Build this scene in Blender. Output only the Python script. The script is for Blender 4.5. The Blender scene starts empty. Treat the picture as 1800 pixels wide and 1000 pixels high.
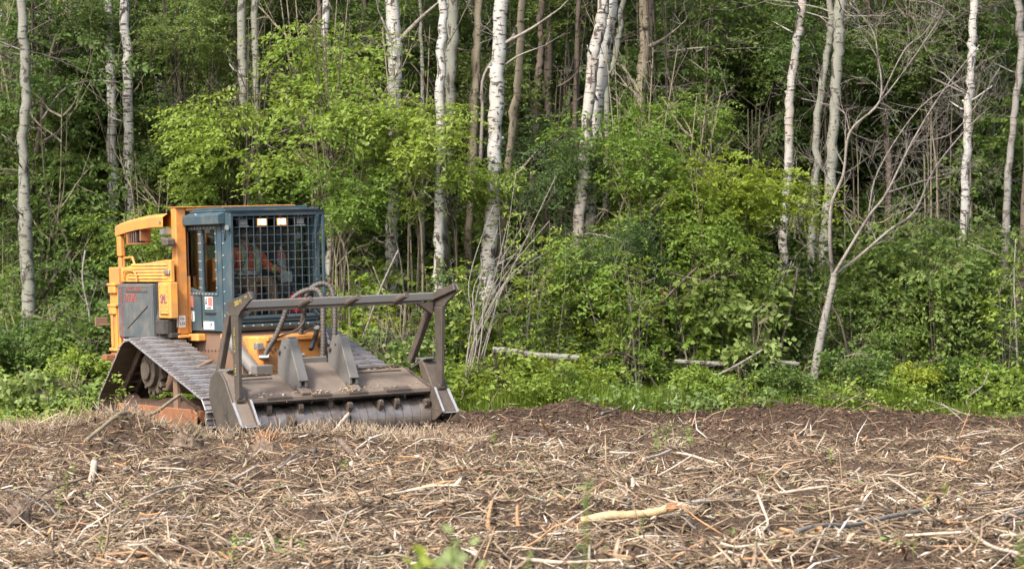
import bpy, bmesh, math, random
import numpy as np
from mathutils import Vector, Matrix, Euler

random.seed(7)
RNG = np.random.default_rng(11)
S = bpy.context.scene
COL = S.collection
R_ = math.radians

# ------------------------------------------------------------------ camera, sky, sun, exposure
CAM_H = 1.82
FPX = 4380.0                       # focal length in photo pixels (1800 wide)
cam_d = bpy.data.cameras.new('camera')
cam = bpy.data.objects.new('camera', cam_d); COL.objects.link(cam)
cam.location = (0, 0, CAM_H); cam.rotation_euler = (R_(90), 0, 0)
cam_d.sensor_width = 36; cam_d.lens = FPX / 1800 * 36
cam_d.clip_end = 1000
cam_d.dof.use_dof = True; cam_d.dof.focus_distance = 31.0; cam_d.dof.aperture_fstop = 4.5
S.camera = cam

SUN_EL, SUN_AZ = 46, 214           # azimuth clockwise from +Y
w = bpy.data.worlds.new('World'); S.world = w; w.use_nodes = True
nt = w.node_tree; nt.nodes.clear()
sky = nt.nodes.new('ShaderNodeTexSky'); sky.sky_type = 'NISHITA'; sky.sun_disc = False
sky.sun_elevation = R_(SUN_EL); sky.sun_rotation = R_(SUN_AZ); sky.dust_density = 5.0; sky.air_density = 1.0
bg = nt.nodes.new('ShaderNodeBackground'); bg.inputs['Strength'].default_value = 0.15
wo = nt.nodes.new('ShaderNodeOutputWorld')
nt.links.new(sky.outputs[0], bg.inputs[0]); nt.links.new(bg.outputs[0], wo.inputs[0])
sl = bpy.data.lights.new('sun', 'SUN'); sl.energy = 2.1; sl.angle = R_(7); sl.color = (1.0, 0.955, 0.89)
so = bpy.data.objects.new('sun', sl); COL.objects.link(so)
az = R_(SUN_AZ); el = R_(SUN_EL)
sd = Vector((math.sin(az) * math.cos(el), math.cos(az) * math.cos(el), math.sin(el)))
so.rotation_euler = (-sd).to_track_quat('-Z', 'Y').to_euler(); so.location = (-10, -10, 30)
S.view_settings.view_transform = 'Standard'; S.view_settings.look = 'None'
S.view_settings.gamma = 1.0; S.view_settings.use_curve_mapping = False
S.view_settings.exposure = 1.35
S.cycles.max_bounces = 6; S.cycles.diffuse_bounces = 4; S.cycles.glossy_bounces = 2
S.cycles.transmission_bounces = 4; S.cycles.transparent_max_bounces = 8

# ------------------------------------------------------------------ helpers
def at(px, py, Y):                 # a point of the place from where it shows and how far away it is
    return Vector(((px - 900) * Y / FPX, Y, CAM_H - (py - 500) * Y / FPX))

def tag(o, label=None, cat=None, group=None, kind=None):
    if label: o['label'] = label
    if cat: o['category'] = cat
    if group: o['group'] = group
    if kind: o['kind'] = kind
    return o

def empty(name, loc=(0, 0, 0), rot=(0, 0, 0), label=None, cat=None, group=None):
    o = bpy.data.objects.new(name, None); COL.objects.link(o)
    o.location = loc; o.rotation_euler = rot; o.empty_display_size = .2
    return tag(o, label, cat, group)

def mesh_np(name, V, F, mat=None, parent=None, smooth=False, tint=None, link=True):
    """V (n,3), F (m,k) all faces with k corners"""
    me = bpy.data.meshes.new(name)
    V = np.ascontiguousarray(V, dtype=np.float32); F = np.ascontiguousarray(F, dtype=np.int32)
    n, (m, k) = len(V), F.shape
    me.vertices.add(n); me.vertices.foreach_set('co', V.ravel())
    me.loops.add(m * k); me.loops.foreach_set('vertex_index', F.ravel())
    me.polygons.add(m); me.polygons.foreach_set('loop_start', np.arange(m, dtype=np.int32) * k)
    if smooth: me.polygons.foreach_set('use_smooth', np.ones(m, dtype=bool))
    if tint is not None:
        a = me.attributes.new('tint', 'FLOAT', 'POINT'); a.data.foreach_set('value', np.asarray(tint, dtype=np.float32))
    me.update(calc_edges=True)
    if mat: me.materials.append(mat)
    if not link: return me
    return obj_of(name, me, parent)

def obj_of(name, me, parent=None, loc=None):
    o = bpy.data.objects.new(name, me); COL.objects.link(o)
    if parent is not None: o.parent = parent
    if loc is not None: o.location = loc
    return o

class MB:
    def __init__(s): s.v = []; s.f = []
    def add(s, vs, fs):
        b = len(s.v); s.v += [tuple(v) for v in vs]; s.f += [tuple(i + b for i in f) for f in fs]; return s
    def box(s, x0, x1, y0, y1, z0, z1):
        if x0 > x1: x0, x1 = x1, x0
        vs = [(x, y, z) for z in (z0, z1) for y in (y0, y1) for x in (x0, x1)]
        return s.add(vs, [(0, 2, 3, 1), (4, 5, 7, 6), (0, 1, 5, 4), (2, 6, 7, 3), (0, 4, 6, 2), (1, 3, 7, 5)])
    def prism(s, poly, a, b, axis=0):        # polygon in the two other axes, extruded a..b along axis
        n = len(poly)
        def P(p, t):
            if axis == 0: return (t, p[0], p[1])
            if axis == 1: return (p[0], t, p[1])
            return (p[0], p[1], t)
        vs = [P(p, a) for p in poly] + [P(p, b) for p in poly]
        fs = [tuple(range(n)), tuple(range(2 * n - 1, n - 1, -1))] + [(i, i + n, (i + 1) % n + n, (i + 1) % n) for i in range(n)]
        return s.add(vs, fs)
    def bar(s, p0, p1, wd, hg, up=(0, 0, 1)):
        p0, p1 = Vector(p0), Vector(p1); d = (p1 - p0).normalized(); up = Vector(up)
        x = d.cross(up)
        if x.length < 1e-3: x = d.cross(Vector((1, 0, 0)))
        x.normalize(); z = x.cross(d).normalized()
        vs = [p + x * a * wd / 2 + z * b * hg / 2 for p in (p0, p1) for a, b in ((-1, -1), (1, -1), (1, 1), (-1, 1))]
        return s.add(vs, [(0, 1, 2, 3), (7, 6, 5, 4), (0, 4, 5, 1), (1, 5, 6, 2), (2, 6, 7, 3), (3, 7, 4, 0)])
    def tube(s, pts, rad, n=8, cap=True):
        pts = [Vector(p) for p in pts]; m = len(pts)
        if not hasattr(rad, '__len__'): rad = [rad] * m
        b = len(s.v); pd = None; x = None
        for i, p in enumerate(pts):
            d = (pts[min(i + 1, m - 1)] - pts[max(i - 1, 0)])
            d = d.normalized() if d.length > 1e-9 else Vector((0, 0, 1))
            if x is None:
                x = d.cross(Vector((0.3, 0.2, 1))); 
                if x.length < 1e-3: x = d.cross(Vector((1, 0, 0)))
            x = (x - d * x.dot(d)).normalized(); y = d.cross(x)
            for k in range(n):
                a = 2 * math.pi * k / n
                s.v.append(tuple(p + (x * math.cos(a) + y * math.sin(a)) * rad[i]))
        for i in range(m - 1):
            for k in range(n):
                k2 = (k + 1) % n
                s.f.append((b + i * n + k, b + i * n + k2, b + (i + 1) * n + k2, b + (i + 1) * n + k))
        if cap:
            s.f.append(tuple(b + k for k in range(n - 1, -1, -1))); s.f.append(tuple(b + (m - 1) * n + k for k in range(n)))
        return s
    def cyl(s, p0, p1, r, n=14, r1=None):
        return s.tube([p0, p1], [r, r if r1 is None else r1], n)
    def build(s, name, mat, parent=None, bevel=0, smooth=False, label=None):
        me = bpy.data.meshes.new(name); me.from_pydata(s.v, [], s.f)
        bm = bmesh.new(); bm.from_mesh(me); bmesh.ops.recalc_face_normals(bm, faces=bm.faces)
        if bevel:
            es = [e for e in bm.edges if len(e.link_faces) == 2 and e.calc_face_angle(0) > 0.5]
            bmesh.ops.bevel(bm, geom=es, offset=bevel, segments=1, profile=.5, affect='EDGES', clamp_overlap=True)
        bm.to_mesh(me); bm.free()
        if smooth:
            me.polygons.foreach_set('use_smooth', [len(p.vertices) <= 4 for p in me.polygons])
        me.materials.append(mat); me.update()
        o = obj_of(name, me, parent)
        if label: o['label'] = label
        return o

# ------------------------------------------------------------------ materials
def newmat(name):
    m = bpy.data.materials.new(name); m.use_nodes = True; t = m.node_tree; t.nodes.clear()
    out = t.nodes.new('ShaderNodeOutputMaterial'); b = t.nodes.new('ShaderNodeBsdfPrincipled')
    t.links.new(b.outputs[0], out.inputs[0]); return m, t, b, out
def N(t, k, **kw):
    n = t.nodes.new(k)
    for a, v in kw.items():
        if a in n.inputs.keys() if isinstance(a, str) else False: n.inputs[a].default_value = v
        else: setattr(n, a, v)
    return n
def ramp(t, fac, stops, interp='LINEAR'):
    r = t.nodes.new('ShaderNodeValToRGB'); cr = r.color_ramp; cr.interpolation = interp
    while len(cr.elements) > 1: cr.elements.remove(cr.elements[-1])
    cr.elements[0].position = stops[0][0]; cr.elements[0].color = (*stops[0][1], 1)
    for p, c in stops[1:]:
        e = cr.elements.new(p); e.color = (*c, 1)
    t.links.new(fac, r.inputs[0]); return r.outputs[0]
def noise(t, scale, detail=4, rough=.55, coord=None, sc=None, dist=0):
    tc = t.nodes.new('ShaderNodeTexCoord'); src = tc.outputs['Object']
    if coord is not None: src = coord
    if sc is not None:
        mp = t.nodes.new('ShaderNodeMapping'); mp.inputs['Scale'].default_value = sc; t.links.new(src, mp.inputs[0]); src = mp.outputs[0]
    n = t.nodes.new('ShaderNodeTexNoise'); n.inputs['Scale'].default_value = scale; n.inputs['Detail'].default_value = detail
    n.inputs['Roughness'].default_value = rough; n.inputs['Distortion'].default_value = dist
    t.links.new(src, n.inputs[0]); return n.outputs[0]
def mixc(t, f, a, b):
    m = t.nodes.new('ShaderNodeMix'); m.data_type = 'RGBA'
    for s, v in ((m.inputs['Factor'], f), (m.inputs[6], a), (m.inputs[7], b)):
        if isinstance(v, (int, float)): s.default_value = v
        elif isinstance(v, tuple): s.default_value = (*v, 1)
        else: t.links.new(v, s)
    return m.outputs[2]
def bump(t, b, h, st=.3, dist=.01):
    n = t.nodes.new('ShaderNodeBump'); n.inputs['Strength'].default_value = st; n.inputs['Distance'].default_value = dist
    t.links.new(h, n.inputs['Height']); t.links.new(n.outputs[0], b.inputs['Normal'])

def metal_mat(name, col, dirt, amt=.5, rough=.5, metal=0.0, chip=None, scale=5.0, bst=.15):
    m, t, b, o = newmat(name)
    n1 = noise(t, scale, 6, .65); n2 = noise(t, scale * 7, 5, .7)
    f = ramp(t, n1, [(max(0, .62 - amt * .35), (0, 0, 0)), (min(1, .95 - amt * .3), (1, 1, 1))])
    c = mixc(t, f, col, dirt)
    f2 = ramp(t, n2, [(.35, (0, 0, 0)), (.75, (1, 1, 1))])
    mm = t.nodes.new('ShaderNodeMath'); mm.operation = 'MULTIPLY'; mm.inputs[1].default_value = amt * .7
    t.links.new(f2, mm.inputs[0]); c = mixc(t, mm.outputs[0], c, dirt)
    if chip:
        n3 = noise(t, scale * 4, 8, .75)
        f3 = ramp(t, n3, [(.66, (0, 0, 0)), (.70, (1, 1, 1))]); c = mixc(t, f3, c, chip)
    t.links.new(c, b.inputs['Base Color']); b.inputs['Metallic'].default_value = metal
    r = t.nodes.new('ShaderNodeMapRange'); r.inputs['To Min'].default_value = rough - .12; r.inputs['To Max'].default_value = min(1, rough + .25)
    t.links.new(n2, r.inputs[0]); t.links.new(r.outputs[0], b.inputs['Roughness'])
    bump(t, b, n2, bst, .006)
    return m
def flat_mat(name, col, rough=.6, metal=0, em=0):
    m, t, b, o = newmat(name); b.inputs['Roughness'].default_value = rough; b.inputs['Metallic'].default_value = metal
    n = noise(t, 40, 3); c = mixc(t, n, tuple(x * .8 for x in col), tuple(min(1, x * 1.15) for x in col))
    t.links.new(c, b.inputs['Base Color'])
    if em: b.inputs['Emission Color'].default_value = (*col, 1); b.inputs['Emission Strength'].default_value = em
    return m
def glass_mat(name, tint=(.7, .8, .8), refl=.12):
    m = bpy.data.materials.new(name); m.use_nodes = True; t = m.node_tree; t.nodes.clear()
    o = t.nodes.new('ShaderNodeOutputMaterial'); mx = t.nodes.new('ShaderNodeMixShader'); tr = t.nodes.new('ShaderNodeBsdfTransparent')
    gl = t.nodes.new('ShaderNodeBsdfGlossy'); gl.inputs['Roughness'].default_value = .06; tr.inputs[0].default_value = (*tint, 1)
    lw = t.nodes.new('ShaderNodeLayerWeight'); lw.inputs[0].default_value = .25
    mr = t.nodes.new('ShaderNodeMapRange'); mr.inputs['To Min'].default_value = refl; mr.inputs['To Max'].default_value = .8
    t.links.new(lw.outputs['Fresnel'], mr.inputs[0]); t.links.new(mr.outputs[0], mx.inputs[0])
    t.links.new(tr.outputs[0], mx.inputs[1]); t.links.new(gl.outputs[0], mx.inputs[2]); t.links.new(mx.outputs[0], o.inputs[0])
    return m

M = {}
M['yellow'] = metal_mat('yellow_paint', (.62, .24, .04), (.30, .16, .075), .6, .5, 0, (.33, .18, .09), 3.5)
M['yellow_dull'] = metal_mat('dull_yellow_paint', (.66, .30, .05), (.28, .16, .08), .55, .55, 0, (.25, .16, .1), 5)
M['blue'] = metal_mat('slate_blue_paint', (.023, .056, .076), (.12, .12, .105), .40, .48, 0, (.14, .16, .16), 4)
M['door'] = metal_mat('engine_door_paint', (.045, .064, .078), (.17, .15, .12), .5, .6, 0, (.2, .2, .19), 4)
M['steel'] = metal_mat('worn_olive_steel', (.052, .046, .039), (.105, .084, .066), .6, .5, .15, (.24, .22, .19), 6, .3)
M['steel_dark'] = metal_mat('dark_dusty_steel', (.055, .046, .04), (.12, .09, .065), .6, .6, .1, (.2, .17, .14), 8, .35)
M['ear'] = metal_mat('grey_gusset_steel', (.14, .138, .13), (.14, .122, .104), .5, .55, .15, (.3, .28, .25), 6, .3)
M['hood'] = metal_mat('brown_dusty_hood', (.115, .092, .074), (.185, .145, .11), .6, .7, 0, (.14, .12, .1), 5, .3)
M['edge'] = metal_mat('bright_worn_edge', (.5, .5, .5), (.3, .27, .23), .4, .35, .6, None, 8)
M['shoe'] = metal_mat('polished_track_shoe', (.36, .36, .375), (.15, .118, .094), .6, .32, .45, (.6, .6, .6), 9, .4)
M['shoe_in'] = metal_mat('muddy_chain_steel', (.075, .05, .04), (.11, .08, .055), .7, .7, .1, None, 8, .5)
M['rust'] = metal_mat('muddy_orange_frame', (.34, .115, .03), (.11, .07, .045), .75, .7, 0, (.10, .07, .05), 4, .4)
M['rust2'] = metal_mat('brown_chassis', (.20, .10, .058), (.14, .098, .07), .9, .75, 0, (.12, .08, .06), 5, .4)
M['rotor'] = metal_mat('burnished_rotor_steel', (.30, .265, .235), (.12, .088, .07), .6, .27, .6, (.5, .48, .46), 5, .3)
M['rubber'] = metal_mat('black_hose_rubber', (.035, .033, .03), (.10, .08, .065), .5, .55, 0, None, 12)
M['hosewrap'] = metal_mat('grey_hose_wrap', (.05, .044, .04), (.11, .088, .07), .5, .55, 0, None, 12)
M['black'] = flat_mat('black_plastic', (.012, .012, .013), .6)
M['dark'] = metal_mat('dark_engine_metal', (.03, .03, .03), (.07, .055, .045), .5, .6, .2, None, 9)
M['chrome'] = metal_mat('steel_fitting', (.5, .48, .45), (.2, .17, .14), .3, .3, .8, None, 12)
M['bolt'] = flat_mat('zinc_bolt', (.55, .57, .56), .4, .5)
M['white'] = flat_mat('white_sticker', (.75, .74, .70), .6)
M['red'] = flat_mat('red_print', (.33, .055, .045), .6)
M['redfaded'] = metal_mat('faded_red_sticker', (.42, .12, .10), (.16, .13, .12), .6, .7, 0, (.5, .3, .28), 14)
M['redplastic'] = flat_mat('red_plastic', (.60, .02, .03), .4)
M['ink'] = flat_mat('black_print', (.02, .02, .02), .6)
M['purple'] = flat_mat('purple_stencil', (.16, .05, .13), .6)
M['ypaint'] = flat_mat('yellow_marker', (.34, .27, .05), .6)
M['lamp'] = flat_mat('unlit_lamp_lens', (.25, .27, .25), .25)
m, t, b, o = newmat('lit_work_lamp'); b.inputs['Base Color'].default_value = (.9, .8, .65, 1)
b.inputs['Emission Color'].default_value = (1, .80, .58, 1); b.inputs['Emission Strength'].default_value = 1.0; M['lit'] = m
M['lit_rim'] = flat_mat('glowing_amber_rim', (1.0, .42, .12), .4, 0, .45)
M['glass'] = glass_mat('cab_glass')
M['screen'] = glass_mat('clear_windscreen_glass', (.97, .98, .97), .03)
M['hivis'] = flat_mat('orange_hivis_cloth', (.46, .08, .02), .85)
M['reflect'] = flat_mat('silver_reflective_tape', (.30, .33, .30), .5)
M['lime'] = flat_mat('lime_tape', (.30, .38, .05), .7)
M['trouser'] = flat_mat('tan_canvas_trousers', (.18, .10, .055), .9)
M['skin'] = flat_mat('skin', (.36, .20, .13), .6)
M['hair'] = flat_mat('dark_hair', (.02, .014, .01), .8)
M['seat'] = flat_mat('dark_seat_fabric', (.025, .025, .03), .9)

def leaf_mat(name, stops, trans=.35, rough=.62, hv=.014):
    m = bpy.data.materials.new(name); m.use_nodes = True; t = m.node_tree; t.nodes.clear()
    o = t.nodes.new('ShaderNodeOutputMaterial'); b = t.nodes.new('ShaderNodeBsdfPrincipled'); tr = t.nodes.new('ShaderNodeBsdfTranslucent')
    a = t.nodes.new('ShaderNodeAttribute'); a.attribute_name = 'tint'
    c = ramp(t, a.outputs['Fac'], stops)
    oi = t.nodes.new('ShaderNodeObjectInfo'); hs = t.nodes.new('ShaderNodeHueSaturation')
    mr = t.nodes.new('ShaderNodeMapRange'); mr.inputs['To Min'].default_value = .5 - hv; mr.inputs['To Max'].default_value = .5 + hv
    t.links.new(oi.outputs['Random'], mr.inputs[0]); t.links.new(mr.outputs[0], hs.inputs['Hue']); t.links.new(c, hs.inputs['Color'])
    mv = t.nodes.new('ShaderNodeMapRange'); mv.inputs['To Min'].default_value = 1.15; mv.inputs['To Max'].default_value = .8
    t.links.new(oi.outputs['Random'], mv.inputs[0]); t.links.new(mv.outputs[0], hs.inputs['Value'])
    t.links.new(hs.outputs[0], b.inputs['Base Color']); b.inputs['Roughness'].default_value = rough
    b.inputs['Specular IOR Level'].default_value = .2
    hs2 = t.nodes.new('ShaderNodeHueSaturation'); hs2.inputs['Saturation'].default_value = 1.1; hs2.inputs['Value'].default_value = 1.5; hs2.inputs['Hue'].default_value = .485
    t.links.new(hs.outputs[0], hs2.inputs['Color']); t.links.new(hs2.outputs[0], tr.inputs[0])
    mx = t.nodes.new('ShaderNodeMixShader'); mx.inputs[0].default_value = trans
    t.links.new(b.outputs[0], mx.inputs[1]); t.links.new(tr.outputs[0], mx.inputs[2]); t.links.new(mx.outputs[0], o.inputs[0])
    return m
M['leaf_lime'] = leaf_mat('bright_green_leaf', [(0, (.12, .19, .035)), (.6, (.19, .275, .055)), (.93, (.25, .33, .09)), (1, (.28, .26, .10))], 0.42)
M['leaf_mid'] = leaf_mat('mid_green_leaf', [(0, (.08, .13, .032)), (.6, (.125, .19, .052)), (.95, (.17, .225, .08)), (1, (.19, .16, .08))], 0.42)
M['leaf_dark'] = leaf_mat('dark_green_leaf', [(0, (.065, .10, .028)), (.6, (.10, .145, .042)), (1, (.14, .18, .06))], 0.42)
M['leaf_yellow'] = leaf_mat('yellow_green_leaf', [(0, (.14, .19, .025)), (.6, (.21, .275, .042)), (1, (.26, .31, .07))], 0.42)
M['leaf_willow'] = leaf_mat('grey_green_willow_leaf', [(0, (.05, .09, .03)), (.7, (.09, .14, .05)), (1, (.14, .19, .09))])
M['leaf_pale'] = leaf_mat('pale_underside_leaf', [(0, (.12, .18, .05)), (.6, (.20, .27, .09)), (1, (.29, .34, .16))])
M['grass'] = leaf_mat('fresh_grass', [(0, (.10, .16, .018)), (.6, (.17, .25, .03)), (1, (.26, .31, .08))], 0.42)
M['leaf_wilt'] = leaf_mat('wilted_brown_leaf', [(0, (.18, .09, .04)), (1, (.32, .17, .08))])

def bark_mat(name, base, dark, scar=.5, patch=(.3, .25, .2), pamt=.3, rough_=.8):
    m, t, b, o = newmat(name)
    n1 = noise(t, 3.0, 5, .6, sc=(2.6, 2.6, 9)); n2 = noise(t, 2.2, 5, .65, sc=(2, 2, .9)); n3 = noise(t, 40, 4, .7)
    n4 = noise(t, 1.5, 6, .7, sc=(5, 5, 1.6), dist=.5)
    f = ramp(t, n1, [(.585 - scar * .05, (0, 0, 0)), (.63 - scar * .05, (1, 1, 1))])
    c = mixc(t, ramp(t, n2, [(.45, (0, 0, 0)), (.75, (pamt, pamt, pamt))]), base, patch)
    c = mixc(t, ramp(t, n3, [(.3, (.35, .35, .35)), (.7, (0, 0, 0))]), c, tuple(x * .55 for x in base))
    c = mixc(t, f, c, dark)
    c = mixc(t, ramp(t, n4, [(.56, (0, 0, 0)), (.585, (1, 1, 1))]), c, dark)
    t.links.new(c, b.inputs['Base Color']); b.inputs['Roughness'].default_value = rough_; b.inputs['Specular IOR Level'].default_value = .2
    bump(t, b, n1, .5, .012); return m
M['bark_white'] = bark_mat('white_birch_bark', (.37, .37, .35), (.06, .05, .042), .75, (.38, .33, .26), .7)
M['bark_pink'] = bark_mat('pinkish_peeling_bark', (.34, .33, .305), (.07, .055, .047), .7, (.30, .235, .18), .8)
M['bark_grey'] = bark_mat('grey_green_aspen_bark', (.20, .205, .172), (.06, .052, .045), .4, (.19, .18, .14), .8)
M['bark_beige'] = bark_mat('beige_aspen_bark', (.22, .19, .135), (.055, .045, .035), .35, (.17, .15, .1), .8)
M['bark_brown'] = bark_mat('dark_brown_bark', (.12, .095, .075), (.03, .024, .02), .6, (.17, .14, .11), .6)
M['bark_lichen'] = bark_mat('lichen_grey_bark', (.23, .225, .205), (.10, .085, .07), .9, (.22, .19, .16), .9)
M['twig_grey'] = bark_mat('bare_grey_twig', (.23, .21, .185), (.13, .11, .095), .3, (.2, .17, .14), .7)
M['twig_dark'] = bark_mat('dark_twig', (.085, .068, .055), (.04, .032, .028), .3, (.12, .1, .08), .7)
M['twig_tan'] = bark_mat('tan_dry_stem', (.34, .26, .18), (.15, .11, .08), .3, (.26, .19, .13), .7)

def attr_mat(name, stops, rough=.85, bst=.3):
    m, t, b, o = newmat(name); a = t.nodes.new('ShaderNodeAttribute'); a.attribute_name = 'tint'
    c = ramp(t, a.outputs['Fac'], stops); n = noise(t, 30, 4, .7)
    c = mixc(t, ramp(t, n, [(.35, (.45, .45, .45)), (.7, (0, 0, 0))]), c, (.09, .06, .042))
    t.links.new(c, b.inputs['Base Color']); b.inputs['Roughness'].default_value = rough; b.inputs['Specular IOR Level'].default_value = .2
    bump(t, b, n, bst, .004); return m
M['chips'] = attr_mat('shredded_wood', [(0, (.036, .025, .016)), (.2, (.112, .079, .050)), (.40, (.238, .176, .114)), (.60, (.36, .277, .185)),
                                        (.80, (.47, .39, .29)), (.90, (.42, .255, .14)), (.955, (.60, .54, .46)), (1, (.72, .68, .60))])
M['soilbits'] = attr_mat('peat_crumbs', [(0, (.024, .014, .010)), (.6, (.058, .034, .024)), (1, (.12, .07, .045))])
def wood_mat(name, base, dark, sc=(30, 30, 4)):
    m, t, b, o = newmat(name); n = noise(t, 1.5, 6, .7, sc=sc); n2 = noise(t, 12, 5, .7)
    c = mixc(t, ramp(t, n, [(.38, (0, 0, 0)), (.66, (1, 1, 1))]), dark, base)
    c = mixc(t, ramp(t, n2, [(.58, (0, 0, 0)), (.75, (.8, .8, .8))]), c, tuple(x * .6 for x in dark))
    t.links.new(c, b.inputs['Base Color']); b.inputs['Roughness'].default_value = .8; bump(t, b, n, .6, .01); return m
M['wood_yellow'] = wood_mat('peeled_yellow_wood', (.50, .37, .21), (.26, .18, .10), (9, 9, 9))
M['wood_white'] = wood_mat('bleached_splintered_wood', (.54, .46, .36), (.30, .23, .17), (12, 12, 12))
M['wood_orange'] = wood_mat('orange_fresh_wood', (.55, .30, .13), (.27, .14, .07), (12, 12, 12))
M['wood_grey'] = wood_mat('smooth_grey_bark', (.20, .185, .16), (.10, .088, .075), (12, 12, 12))
M['wood_bark'] = wood_mat('brown_branch_bark', (.20, .145, .095), (.075, .05, .038), (12, 12, 12))
M['wood_olive'] = wood_mat('olive_green_branch_bark', (.30, .25, .15), (.14, .11, .07), (12, 12, 12))

# ground
m, t, b, o = newmat('soil_and_litter')
geo = t.nodes.new('ShaderNodeNewGeometry'); co = geo.outputs['Position']
n1 = noise(t, 9, 8, .75, co); n2 = noise(t, 1.1, 5, .6, co); n3 = noise(t, 45, 6, .7, co, (1, .4, 1), .6)
c = ramp(t, n1, [(.3, (.018, .013, .009)), (.5, (.046, .032, .022)), (.64, (.088, .062, .042)), (.8, (.18, .135, .092))])
c2 = ramp(t, n3, [(.35, (.03, .02, .015)), (.55, (.11, .076, .052)), (.72, (.25, .18, .12))])
a = t.nodes.new('ShaderNodeAttribute'); a.attribute_name = 'tint'     # 0 litter field, 1 dark peat, 2 green forest floor
mp = t.nodes.new('ShaderNodeMapRange'); mp.inputs['To Min'].default_value = .75; mp.inputs['To Max'].default_value = .12; t.links.new(a.outputs['Fac'], mp.inputs[0])
c = mixc(t, mp.outputs[0], c, c2)
mg = t.nodes.new('ShaderNodeMapRange'); mg.inputs['From Min'].default_value = 1.0; mg.inputs['From Max'].default_value = 2.0; mg.inputs['To Max'].default_value = .75
t.links.new(a.outputs['Fac'], mg.inputs[0]); c = mixc(t, mg.outputs[0], c, (.045, .058, .02))
t.links.new(c, b.inputs['Base Color']); b.inputs['Roughness'].default_value = .95; b.inputs['Specular IOR Level'].default_value = .1
bump(t, b, n1, 1.0, .05); M['ground'] = m

# ------------------------------------------------------------------ ground
_G = [RNG.random((64, 64)) for _ in range(4)]
def vnoise(x, y, f, k=0):
    g = _G[k]; x = np.asarray(x, float) * f + 100; y = np.asarray(y, float) * f + 100
    xi = np.floor(x).astype(int); yi = np.floor(y).astype(int); fx = x - xi; fy = y - yi
    fx = fx * fx * (3 - 2 * fx); fy = fy * fy * (3 - 2 * fy)
    a = g[xi % 64, yi % 64]; b_ = g[(xi + 1) % 64, yi % 64]; c = g[xi % 64, (yi + 1) % 64]; d = g[(xi + 1) % 64, (yi + 1) % 64]
    return (a * (1 - fx) + b_ * fx) * (1 - fy) + (c * (1 - fx) + d * fx) * fy - .5
def bumpf(x, y, cx, cy, rx, ry, h):
    return h * np.exp(-(((x - cx) / rx) ** 2 + ((y - cy) / ry) ** 2))
def gz(x, y):
    x = np.asarray(x, float); y = np.asarray(y, float)
    field = 1 / (1 + np.exp((y - 35.5) / .6))
    near = np.clip((y - 9) / 6, 0, 1)
    z = (.12 * vnoise(x, y, .35, 0) + .19 * vnoise(x, y * 1.6, .9, 1) + .11 * vnoise(x, y * 1.5, 2.4, 2) + .06 * vnoise(x, y, 6.0, 3)) * (.25 + .75 * field)
    z = z - .03
    z += bumpf(x, y, -5.6, 28.3, 1.8, .8, .16)        # heap of shreddings in front of the track
    z += bumpf(x, y, -4.4, 28.6, .6, .5, .10)
    z += bumpf(x, y, -2.7, 28.3, 1.4, .42, .14)        # ridge in front of the rotor
    z += bumpf(x, y, -.1, 33.0, .9, .6, .07) + bumpf(x, y, 1.0, 33.6, .9, .6, .06) + bumpf(x, y, 3.6, 33.9, 1.5, .6, .17) + bumpf(x, y, .75, 33.6, .35, .4, .10)
    z += bumpf(x, y, -.2, 30.3, .8, .8, .14)
    z += bumpf(x, y, 2.2, 29.8, 1.0, .6, .14)          # brush pile
    z -= bumpf(x, y, 3.3, 21.0, 1.0, .5, .16)
    z += bumpf(x, y, 6.2, 33.9, 3.0, .8, .08)
    z += np.clip(.16 * vnoise(x, y * .8, 1.1, 3) + .17 * vnoise(x, y, 3.6, 1) + .02, -.02, .22) * np.exp(-((y - 34.3 - .5 * vnoise(x, y * 0, .7, 2)) / .55) ** 2) * (x > -1.5)
    # keep level under the machine
    z *= 1 - .9 * np.exp(-(((x + 2.9) / 1.9) ** 4 + ((y - 31.8) / 1.9) ** 4))
    return z
def gtype(x, y):
    """0 shreddings, 1 dark peat, 2 forest floor"""
    e = 35.1 + 1.3 * vnoise(x, y, .6, 1) + .9 * vnoise(x, y, 2.2, 3) - 1.9 / (1 + np.exp((x + 4.0) / .8))
    peat = 1 / (1 + np.exp(-(y - (31.9 + 1.1 * vnoise(x, y, .5, 2))) * 2.2)) / (1 + np.exp(-(x + 1.3) * 3))
    peat = np.maximum(peat, bumpf(x, y, 3.3, 20.9, 1.0, .5, 1.0)); peat = np.maximum(peat, bumpf(x, y, -3.4, 18.0, .9, .35, .6))
    fl = 1 / (1 + np.exp(-(y - e) * 4))
    return np.clip(peat, 0, 1) * (1 - fl) + 2 * fl
def axis(stops):
    out = []
    for a, b_, st in stops: out += list(np.arange(a, b_, st))
    return np.array(out + [stops[-1][1]])
xs = axis([(-260, -40, 20), (-40, -12, 2.0), (-12, -8.2, .2), (-8.2, 8.2, .045), (8.2, 12, .2), (12, 40, 2.0), (40, 260, 20)])
ys = axis([(-20, 2, 2.0), (2, 13, .5), (13, 36.6, .075), (36.6, 48, .35), (48, 80, 4), (80, 420, 20)])
X, Y = np.meshgrid(xs, ys); Z = gz(X, Y)
nx, ny = len(xs), len(ys)
idx = np.arange(nx * ny).reshape(ny, nx)
F = np.stack([idx[:-1, :-1], idx[:-1, 1:], idx[1:, 1:], idx[1:, :-1]], -1).reshape(-1, 4)
tag(mesh_np('ground', np.stack([X, Y, Z], -1).reshape(-1, 3), F, M['ground'], smooth=True, tint=gtype(X, Y).ravel()), kind='structure')

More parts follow.
